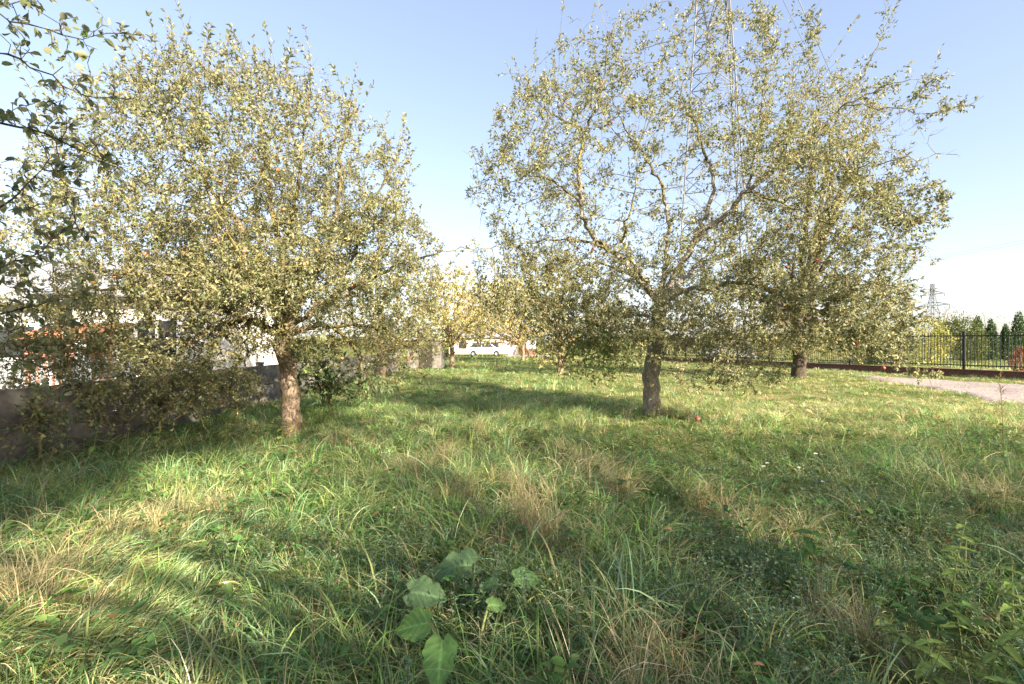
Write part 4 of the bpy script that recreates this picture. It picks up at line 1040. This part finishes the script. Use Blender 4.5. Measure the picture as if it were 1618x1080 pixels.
def blades(x, y, az, L, wd, lean, curl, col, segs):
    n = len(x); z = gz(x, y)
    t = np.linspace(0, 1, segs + 1); th = lean[:, None] + curl[:, None] * t[None] ** 1.3
    th = np.clip(th, -.2, 1.95)
    dl = L[:, None] / segs
    hx = np.concatenate((np.zeros((n, 1)), np.cumsum(np.sin(th[:, :-1]) * dl, 1)), 1); hz = np.concatenate((np.zeros((n, 1)), np.cumsum(np.cos(th[:, :-1]) * dl, 1)), 1)
    hz = np.maximum(hz, .008)
    wob = rs.normal(0, .25, (n, 1)) * t[None] ** 2 * L[:, None] * .5
    cx, cy = np.cos(az)[:, None], np.sin(az)[:, None]
    px_, py_ = x[:, None] + cx * hx - cy * wob, y[:, None] + cy * hx + cx * wob; pz_ = z[:, None] + hz
    ww = wd[:, None] * np.maximum(1 - t[None] ** 1.8, 0) * .5
    tw = rs.uniform(-.9, .9, (n, 1)) + rs.normal(0, .6, (n, 1)) * t[None]       # the blade twists
    sx, sy = -cy * np.cos(tw), cx * np.cos(tw); sz = np.sin(tw)
    Lf = np.stack((px_ - sx * ww, py_ - sy * ww, pz_ - sz * ww), -1); Rt = np.stack((px_ + sx * ww, py_ + sy * ww, pz_ + sz * ww), -1)
    k = 2 * segs + 1
    V = np.zeros((n, k, 3)); V[:, 0:2 * segs:2] = Lf[:, :segs]; V[:, 1:2 * segs:2] = Rt[:, :segs]; V[:, -1] = (Lf[:, -1] + Rt[:, -1]) / 2
    q = np.array([(2 * i, 2 * i + 1, 2 * i + 3, 2 * i + 2) for i in range(segs - 1)]); tr = np.array([(2 * segs - 2, 2 * segs - 1, 2 * segs)])
    off = (np.arange(n) * k)[:, None, None]; F = []
    if len(q): F.append((q[None] + off).reshape(-1, 4))
    F.append((tr[None] + off).reshape(-1, 3))
    return V.reshape(-1, 3), F, np.repeat(col, k, 0)

G_GREEN = np.array([(.155, .26, .065), (.125, .235, .085), (.21, .28, .08), (.105, .2, .07), (.28, .31, .11), (.22, .31, .155)])
G_STRAW = np.array([(.48, .4, .22), (.4, .33, .17), (.55, .48, .29), (.33, .25, .12), (.36, .34, .15)])
# tussocks of dry grass seen in the photograph: ground place and radius
STRAW = [at(965, 770, 4.9)[:2], at(925, 745, 5.5)[:2], at(830, 810, 4.2)[:2], at(865, 850, 3.6)[:2], at(800, 770, 4.8)[:2], at(725, 800, 4.4)[:2], at(640, 760, 5.2)[:2], at(700, 730, 6)[:2], at(1125, 800, 4.4)[:2],
         at(340, 800, 4.4)[:2], at(30, 930, 2.95)[:2], at(60, 950, 2.8)[:2], at(1040, 1065, 2.2)[:2], at(1250, 850, 3.7)[:2], at(1330, 1000, 2.5)[:2], at(1580, 800, 4.4)[:2], at(250, 830, 4)[:2], at(560, 700, 7.1)[:2], at(760, 690, 7.6)[:2], at(880, 720, 6.3)[:2]]
STRAW = np.array(STRAW)
def straw_field(x, y):
    f = .04 + .2 * fbm(x, y, 1.7, 21) + .14 * fbm(x, y, .5, 22)
    d = np.sqrt(((x[:, None] - STRAW[None, :, 0]) ** 2 + (y[:, None] - STRAW[None, :, 1]) ** 2)); f = f + .7 * np.exp(-(d.min(1) / .36) ** 2)
    lit = np.clip((x - 1.0) / 3, 0, 1) * np.clip((y - 6.5) / 3, 0, 1)           # drier straw on the right, share raised to put sunlight into the colour
    return np.clip(f + .5 * lit, .03, .92)

BARE = [(*at(735, 900, 2.6)[:2], .28), (*at(660, 950, 2.35)[:2], .25), (*at(790, 950, 2.4)[:2], .25), (*at(675, 1010, 2.05)[:2], .24), (*at(698, 1060, 1.85)[:2], .24), (*at(1560, 1000, 2.2)[:2], .4), (*at(1500, 900, 2.5)[:2], .35), (*at(1290, 760, 4.9)[:2], .9), (*at(1180, 930, 2.9)[:2], .5), (*at(1400, 850, 3.6)[:2], .6), (*at(350, 960, 2.65)[:2], .3)]
def tussocks(n, y0, y1, per, segs, Lr, wr, extra=1.3, spread=.055):
    x, y = sample(n, y0, y1, extra); ok = allowed(x, y); x, y = x[ok], y[ok]; n = len(x)
    flow = 3.5 * fbm(x, y, .8, 31) + 1.2                                  # the wind-laid direction of the long grass
    hgt = np.clip(1 + .5 * fbm(x, y, 1.1, 32), .45, 1.7) * rs.uniform(.7, 1.25, n)
    # shorter where it is mown to the right and far off
    short = np.clip((x - 2) / 4, 0, 1) * np.clip((y - 7) / 3, 0, 1); hgt *= 1 - .32 * short
    gap = np.ones(n)
    for q in BARE: gap = np.minimum(gap, np.clip(np.hypot(x - q[0], y - q[1]) / q[2], .3, 1))
    hgt *= gap
    sf = straw_field(x, y); st = rs.uniform(0, 1, n) < sf
    laid = np.clip(.2 + .5 * fbm(x, y, .9, 33), 0, .65)
    tone = np.exp(rs.normal(0, .22, n) + .25 * fbm(x, y, 2.5, 41))
    k = rs.randint(per[0], per[1] + 1, n); i = np.repeat(np.arange(n), k); m = len(i)
    a = rs.uniform(0, 2 * math.pi, m); rr = np.abs(rs.normal(0, spread, m))
    bx, by = x[i] + np.cos(a) * rr, y[i] + np.sin(a) * rr
    vx = np.cos(a) * (1.1 - laid[i]) + np.cos(flow[i]) * laid[i] * 1.3 + rs.normal(0, .3, m); vy = np.sin(a) * (1.1 - laid[i]) + np.sin(flow[i]) * laid[i] * 1.3 + rs.normal(0, .3, m)
    az = np.arctan2(vy, vx); L = rs.uniform(Lr[0], Lr[1], m) * hgt[i] * .74; wd = rs.uniform(wr[0], wr[1], m)
    lean = np.abs(rs.normal(.42, .25, m)) + .3 * laid[i]; curl = rs.uniform(.7, 2.3, m) + .6 * laid[i]
    isst = np.where(rs.uniform(0, 1, m) < .15, ~st[i], st[i])
    L = np.where(isst, L * 1.08, L); wd = np.where(isst, wd * .62, wd); curl = np.where(isst, curl + rs.normal(.1, .3, m), curl)
    cg = G_GREEN[rs.randint(0, len(G_GREEN), n)][i]; cs = G_STRAW[rs.randint(0, len(G_STRAW), n)][i]
    c = np.where(isst[:, None], cs, cg) * tone[i][:, None] * np.exp(rs.normal(0, .28, (m, 1))) * np.exp(rs.normal(0, .05, (m, 3)))
    return blades(bx, by, az, L, wd, lean, curl, c, segs)
def straw_tufts():
    out = []
    for qi, q in enumerate(STRAW):
        d = math.hypot(*q); nt_ = 6 if qi < 9 else 3
        for _ in range(nt_):
            m = 40; bx = q[0] + rs.normal(0, .14) + rs.normal(0, .035, m); by = q[1] + rs.normal(0, .16) + rs.normal(0, .035, m); a0 = rs.uniform(0, 6.28)
            az = a0 + rs.normal(0, 1.1, m); L = rs.uniform(.22, .46, m); c = G_STRAW[rs.randint(0, len(G_STRAW), m)] * np.exp(rs.normal(0, .2, (m, 1))) * rs.uniform(.75, 1.1)
            out.append(blades(bx, by, az, L, rs.uniform(.0022, .0045, m) * (1 + d * .08), np.abs(rs.normal(.35, .2, m)), rs.uniform(.3, 1.9, m), c, 5))
    return join(out)
gparts = [
    tussocks(1300, 1.35, 3.2, (14, 28), 5, (.16, .48), (.005, .0105)),
    tussocks(2300, 3.1, 5.3, (14, 27), 4, (.16, .48), (.005, .0105)),
    tussocks(330, 1.35, 6.0, (7, 14), 6, (.34, .62), (.008, .014)),
    straw_tufts(),
    tussocks(7000, 5.1, 12.5, (10, 17), 3, (.16, .4), (.006, .011)),
    tussocks(9500, 12, 27, (8, 13), 2, (.12, .3), (.009, .018), 2),
    tussocks(7500, 26, 62, (5, 8), 1, (.16, .32), (.03, .055), 3),
    # undergrowth of fine short blades that hides the soil
    tussocks(2300, 1.35, 6.0, (9, 15), 3, (.06, .16), (.003, .006), spread=.09),
    # grass behind the picture's bottom edge, lightly
    tussocks(260, .3, 1.4, (12, 18), 4, (.14, .3), (.004, .008), 1.5),
]
V, F, c = join(gparts)
tag(link('grass', mesh_np('grass', V, F, M['grass'], c)), 'long uncut grass with pale dry tussocks covering the orchard floor', 'grass', None, 'stuff')

def forbs():
    """small leaved weeds among the grass: stems set with leaves"""
    parts = []; TV, TF, o = [], [], 0
    # places: the blue green patches right of centre, and singles everywhere
    spots = []
    for px, py, Y, r, n in ((1290, 760, 4.9, .75, 85), (1400, 830, 3.9, .6, 80), (1180, 900, 3.2, .45, 70), (1150, 990, 2.6, .4, 60), (1060, 730, 6, .6, 50), (640, 910, 3.1, .35, 40), (1480, 930, 2.95, .5, 70),
                          (1240, 1010, 2.45, .35, 45), (420, 900, 3.2, .25, 14), (200, 900, 3.2, .2, 12), (860, 960, 2.7, .3, 30), (760, 990, 2.5, .3, 35), (1520, 760, 4.9, .6, 40), (900, 690, 7.5, .7, 40)):
        g = at(px, py, Y)
        for _ in range(int(n * 1.7)): spots.append((g[0] + rs.normal(0, r * .6), g[1] + rs.normal(0, r * .8), rs.uniform(.6, 1.05), 0))
    x, y = sample(900, 1.5, 10); 
    for a, b in zip(x, y): spots.append((a, b, .7, 1))
    for sx, sy, s, kind in spots:
        if not allowed(np.array([sx]), np.array([sy]))[0] or sy < .9: continue
        z = float(gz(sx, sy)); h = rs.uniform(.16, .42) * s; d = unit(np.array([[rs.normal(0, .3), rs.normal(0, .3), 1]]))[0]
        p0 = np.array((sx, sy, z)); p1 = p0 + d * h
        v, f = twig_prisms(p0[None], p1[None], np.array([.0025]), np.array([.0012])); TV.append(v); TF.append(f + o); o += len(v)
        m = int(h / .016) if kind == 0 else int(h / .025); t = rs.uniform(.1, 1, m); q = p0 + (p1 - p0) * t[:, None]
        a = rs.uniform(0, 6.28, m); ax = np.stack((np.cos(a), np.sin(a), rs.uniform(-.1, .9, m)), -1)
        L = rs.uniform(.018, .042, m) * (1.25 - .6 * t) * (1 if kind == 0 else 1.4)
        if kind == 0: cc = palette(m, [(.19, .275, .15), (.16, .245, .12), (.25, .31, .18), (.14, .215, .11)], [1, 1, .7, 1])
        else: cc = palette(m, [(.14, .23, .06), (.19, .27, .075), (.11, .19, .06)], [1, .6, 1])
        parts.append(leaf_arrays(q, ax, np.array((0, 0, 1.)) + rs.normal(0, .3, (m, 3)), L, L * rs.uniform(.3, .55), cc))
    # flat rosettes of rounder leaves lying between the blades
    x, y = sample(900, 1.45, 8)
    for sx, sy in zip(x, y):
        if not allowed(np.array([sx]), np.array([sy]))[0]: continue
        m = rs.randint(4, 9); a = rs.uniform(0, 6.28, m); z = float(gz(sx, sy)); hh = rs.uniform(.06, .2)
        q = np.stack((sx + np.cos(a) * .02, sy + np.sin(a) * .02, np.full(m, z + hh)), -1) + rs.normal(0, .02, (m, 3)); ax = np.stack((np.cos(a), np.sin(a), rs.uniform(0, .5, m)), -1)
        L = rs.uniform(.035, .075, m); parts.append(leaf_arrays(q, ax, np.array((0, 0, 1.)) + rs.normal(0, .2, (m, 3)), L, L * rs.uniform(.6, .95), palette(m, [(.095, .18, .045), (.13, .21, .055), (.075, .14, .04)], [1, .6, 1]), TPL_HI))
        st = np.array((sx, sy, z)); v, f = twig_prisms(np.repeat(st[None], m, 0), q, np.full(m, .0015), np.full(m, .001)); TV.append(v); TF.append(f + o); o += len(v)
    tv = np.concatenate(TV); parts.append((tv, [np.concatenate(TF)], np.tile(np.array((.12, .13, .05)), (len(tv), 1))))
    V, F, c = join(parts)
    tag(link('weeds', mesh_np('weeds', V, F, M['broad'], c)), 'blue green small leaved weeds and clover growing through the grass', 'weeds', None, 'stuff')
forbs()

def fallen():
    n = 500; x, y = sample(n, 1.6, 12); ok = allowed(x, y); x, y = x[ok], y[ok]; n = len(x)
    P = np.stack((x, y, gz(x, y) + rs.uniform(.05, .2, n)), -1); L = rs.uniform(.04, .07, n)
    V, F, c = leaf_arrays(P, rs.normal(0, 1, (n, 3)) * np.array((1, 1, .3)), np.array((0, 0, 1.)) + rs.normal(0, .4, (n, 3)), L, L * .5, palette(n, [(.25, .13, .05), (.3, .2, .08), (.16, .09, .04)], [1, 1, 1]), TPL_HI)
    tag(link('fallen_leaves', mesh_np('fallen_leaves', V, F, M['leaf'], c)), 'brown and yellow fallen leaves caught in the grass', 'leaves', None, 'stuff')
fallen()

# ------------------------------------------------------------------ big leaved plants in the foreground
def heart_leaf(L, W, cup, seed, col, name='leaf', lobe=.13, ns=25, nw=15):
    r = np.random.RandomState(seed); V = []; ph = r.uniform(0, 6)
    for i in range(ns):
        s = i / (ns - 1); hw = W * .5 * (math.sin(math.pi * min(1, s ** .62)) ** .75 if 0 < s < 1 else 0) * (1.05 - .2 * s)
        hw = max(hw, .002)
        if s < .12: hw = max(hw, W * .5 * (.35 + 4 * s))
        for j in range(nw):
            q = -1 + 2 * j / (nw - 1)
            yy = L * s - lobe * L * (abs(q) ** 1.4) * max(0, 1 - s * 2.4) * 1.2
            vein = .02 * L * math.cos((s * 5.5 - abs(q) * 1.5) * 2 * math.pi) * abs(q) ** .6
            z = cup * L * (abs(q) ** 1.6) * .5 - .3 * L * (s - .3) ** 2 + vein + .02 * L * math.sin(q * 4 + ph + s * 5)
            V.append((q * hw * (1 + .07 * abs(q) * math.sin(s * 19 + ph) + .04 * math.sin(s * 47 + q)), yy, z + .035 * L * abs(q) ** 2 * math.sin(s * 17 + ph * 2)))
    i = np.arange(ns * nw).reshape(ns, nw); F = np.stack((i[:-1, :-1], i[:-1, 1:], i[1:, 1:], i[1:, :-1]), -1).reshape(-1, 4)
    V = np.array(V); c = np.tile(np.array(col), (len(V), 1)).reshape(ns, nw, 3)
    c[:, nw // 2] *= 1.6                                                    # pale midrib and side veins
    for a in range(ns):
        for b in range(nw):
            f = (a / (ns - 1) * 6 - abs(-1 + 2 * b / (nw - 1)) * 1.6) % 1
            c[a, b] *= 1.28 if f < .2 else 1
    c *= np.exp(r.normal(0, .09, (ns, nw, 1)))
    return mesh_np(name, V, [F], M['broad'], c.reshape(-1, 3), smooth=True)

def place_leaf(me, parent, base_w, root_loc, az, pitch, roll):
    """leaf along local +Y; az: heading, pitch: up tilt"""
    return link('leaf', me, parent, np.array(base_w) - np.array(root_loc), (pitch, roll, az))

def burdock():
    loc = np.array((*at(740, 985, 2.25)[:2], 0)); loc[2] = gz(loc[0], loc[1])
    root = empty('burdock', loc, 'burdock plant with big heart shaped green leaves in the centre foreground', 'plant')
    # (px, py, Y, length, width, az, pitch, roll, colour)
    for k, (px, py, Y, L, W, az, pi_, ro, col) in enumerate((
        (750, 890, 2.82, .27, .21, R(100), R(-12), -.5, (.085, .14, .06)), (648, 935, 2.5, .2, .18, R(-95), R(-8), .5, (.08, .13, .055)),
        (815, 914, 2.63, .15, .14, R(-75), R(-10), .45, (.095, .17, .06)), (786, 921, 2.58, .09, .08, R(100), R(-10), -.4, (.095, .17, .06)),
        (676, 984, 2.2, .17, .14, R(95), R(-20), -.7, (.11, .19, .05)), (698, 1012, 2.08, .19, .15, R(172), R(-42), .15, (.11, .2, .055)),
        (772, 955, 2.4, .1, .085, R(-80), R(-14), .5, (.12, .2, .06)))):
        b = at(px, py, Y); me = heart_leaf(L, W, .12, 70 + k, tuple(1.2 * v for v in col))
        place_leaf(me, root, b, loc, az, pi_, ro)
        f = np.array((loc[0] * .6 + b[0] * .4, loc[1] * .6 + b[1] * .4, gz(b[0], b[1])))
        mid = f * .45 + b * .55 + np.array((0, 0, .02))
        MB().tube([Vector(f - loc), Vector(mid - loc), Vector(b - loc)], [.009, .007, .005], 6).build('stalk', M['stalk_green'], root)
burdock()

def leaf_plant(name, label, loc, h, pairs, L, W, col, seed, group=None, bend=(0, 0)):
    r = np.random.RandomState(seed); loc = np.array((loc[0], loc[1], float(gz(loc[0], loc[1]))))
    root = empty(name, loc, label, 'plant', group)
    pts = [(bend[0] * t * t, bend[1] * t * t, h * t) for t in np.linspace(0, 1, 6)]
    MB().tube(pts, list(np.linspace(.005, .002, 6)), 6).build('stem', M['stalk_green'], root)
    me = heart_leaf(1, W / L, .2, seed, col, lobe=.08, ns=8, nw=5)
    for k in range(pairs):
        t = .25 + .75 * (k + .5) / pairs; s = L * (1.1 - .5 * abs(t - .55)) * r.uniform(.8, 1.15); a = k * 1.57 + r.uniform(-.4, .4)
        for q in (0, math.pi):
            o = link('leaf', me, root, (bend[0] * t * t, bend[1] * t * t, h * t), (r.uniform(-.55, .25), r.uniform(-.25, .25), a + q)); o.scale = (s,) * 3
    return root
NET = (.24, .31, .075)
for k, (px, Y, h, n, lab) in enumerate(((1505, 2.75, .52, 6, 'tall weed with pale rounded leaves on a dark stem, rising above the bottom right grass'), (1560, 2.15, .34, 5, 'light green nettle clump at the right end of the bottom edge'),
                                (1478, 2.1, .26, 4, 'low light green nettle left of the taller clump'), (1600, 2.45, .38, 5, 'light green nettle touching the right edge'), (1520, 2.35, .33, 5, 'middle light green nettle in the bottom right corner'),
                                (1575, 1.95, .2, 4, 'short nettle with yellowish tips at the bottom edge'), (1440, 2.3, .22, 4, 'small yellow green seedling left of the nettles'))):
    leaf_plant('nettle', lab, ((px - 809) / FPX * Y, Y), h, n, .085 if k else .08, .042 if k else .05, NET, 80 + k, 'nettles in the bottom right corner', (rs.normal(0, .05), rs.normal(0, .05)))
for k, (px, Y, h, n, L, col, lab) in enumerate(((1275, 3.2, .3, 4, .11, (.09, .16, .04), 'bright green broad leaved weed at lower right beside dry grass'), (1165, 2.2, .2, 3, .1, (.11, .18, .05), 'broad leaved weed near the bottom edge right of centre'),
                                     (545, 2.15, .2, 3, .1, (.09, .17, .04), 'round leaved weed near the bottom edge left of the burdock'), (350, 2.6, .2, 3, .08, (.1, .18, .05), 'small broad weed beside the pink clover'),
                                     (500, 3.4, .22, 3, .09, (.07, .13, .05), 'grey green broad leaf weed between grass tufts left of centre'), (445, 7.2, .4, 5, .12, (.17, .22, .06), 'pale green sapling in front of the left apple trunk'),
                                     (145, 5.6, .55, 5, .1, (.13, .19, .05), 'thin sapling with pale leaves in the shade by the wall'), (355, 6.6, .5, 5, .1, (.17, .2, .05), 'sunlit young shoot between wall and left trunk'), (250, 6.3, .45, 5, .09, (.15, .19, .05), 'thin shoot with light leaves in front of the wall'))):
    leaf_plant('broad_leaf_weed' if k < 5 else 'sapling', lab, ((px - 809) / FPX * Y, Y), h, n, L, L * .55, col, 100 + k, None, (rs.normal(0, .04), rs.normal(0, .04)))

def flower(name, label, px, py, Y, mat, head, group):
    p = at(px, py, Y); g = np.array((p[0], p[1], float(gz(p[0], p[1]))))
    root = empty(name, g, label, 'flower', group); h = max(.08, p[2] - g[2])
    MB().tube([(0, .02, 0), (.01, .01, h * .5), (0, 0, h)], .002, 5).build('stem', M['stalk_green'], root)
    m = MB()
    for k in range(14 if head > .02 else 9):
        a = k * 2.4; r = head * math.sqrt(k / 14); c = Vector((r * math.cos(a), r * math.sin(a), h + .004 - .3 * r))
        m.lathe([(.0005, -.004), (head * .24, 0), (head * .2, head * .18), (.0005, head * .22)], c, 6)
    m.build('flower_head', mat, root)
for px, py, Y, lab in ((1288, 716, 5.6, 'white flower head highest in the shaded weeds right of centre'), (1212, 731, 5.4, 'white flower head left of the others in the shaded weeds'), (1206, 736, 5.2, 'small white flower beside the leftmost white flower head'), (1262, 738, 5.2, 'white flower head between the two brighter ones'), (1300, 760, 4.9, 'faint white flower lower down among the blue green weeds')):
    flower('white_flower', lab, px, py, Y, M['petal_white'], .021, 'white flowers in the weeds')
for px, py, Y, lab in ((347, 960, 2.75, 'pink clover flower, larger one in the left foreground'), (357, 924, 2.95, 'small pink clover flower just above the larger one'), (489, 884, 3.3, 'pale lilac flower in the grass left of the burdock')):
    flower('clover_flower', lab, px, py, Y, M['petal_pink'], .014, 'clover flowers in the left foreground')

def dry_stalk():
    g = at(1586, 735, 5.9); loc = np.array((g[0], g[1], float(gz(g[0], g[1])))); root = empty('dry_weed', loc, 'single tall dry weed stalk with a feathery seed head at the right', 'plant')
    h = 1.15; MB().tube([(0, 0, 0), (-.01, 0, h * .5), (-.05, 0, h)], [.005, .004, .002], 5).build('stem', M['stalk_dry'], root)
    n = 26; t = rs.uniform(.62, 1.05, n); A = np.stack((-.05 * t ** 2, np.zeros(n), h * t * .98), -1); a = rs.uniform(0, 6.28, n)
    B = A + np.stack((np.cos(a) * .05, np.sin(a) * .05, np.full(n, .07)), -1) * rs.uniform(.5, 1.1, (n, 1)); v, f = twig_prisms(A, B, np.full(n, .0022), np.full(n, .0035))
    link('seed_head', mesh_np('seed_head', v, [f], M['stalk_dry']), root)
dry_stalk()
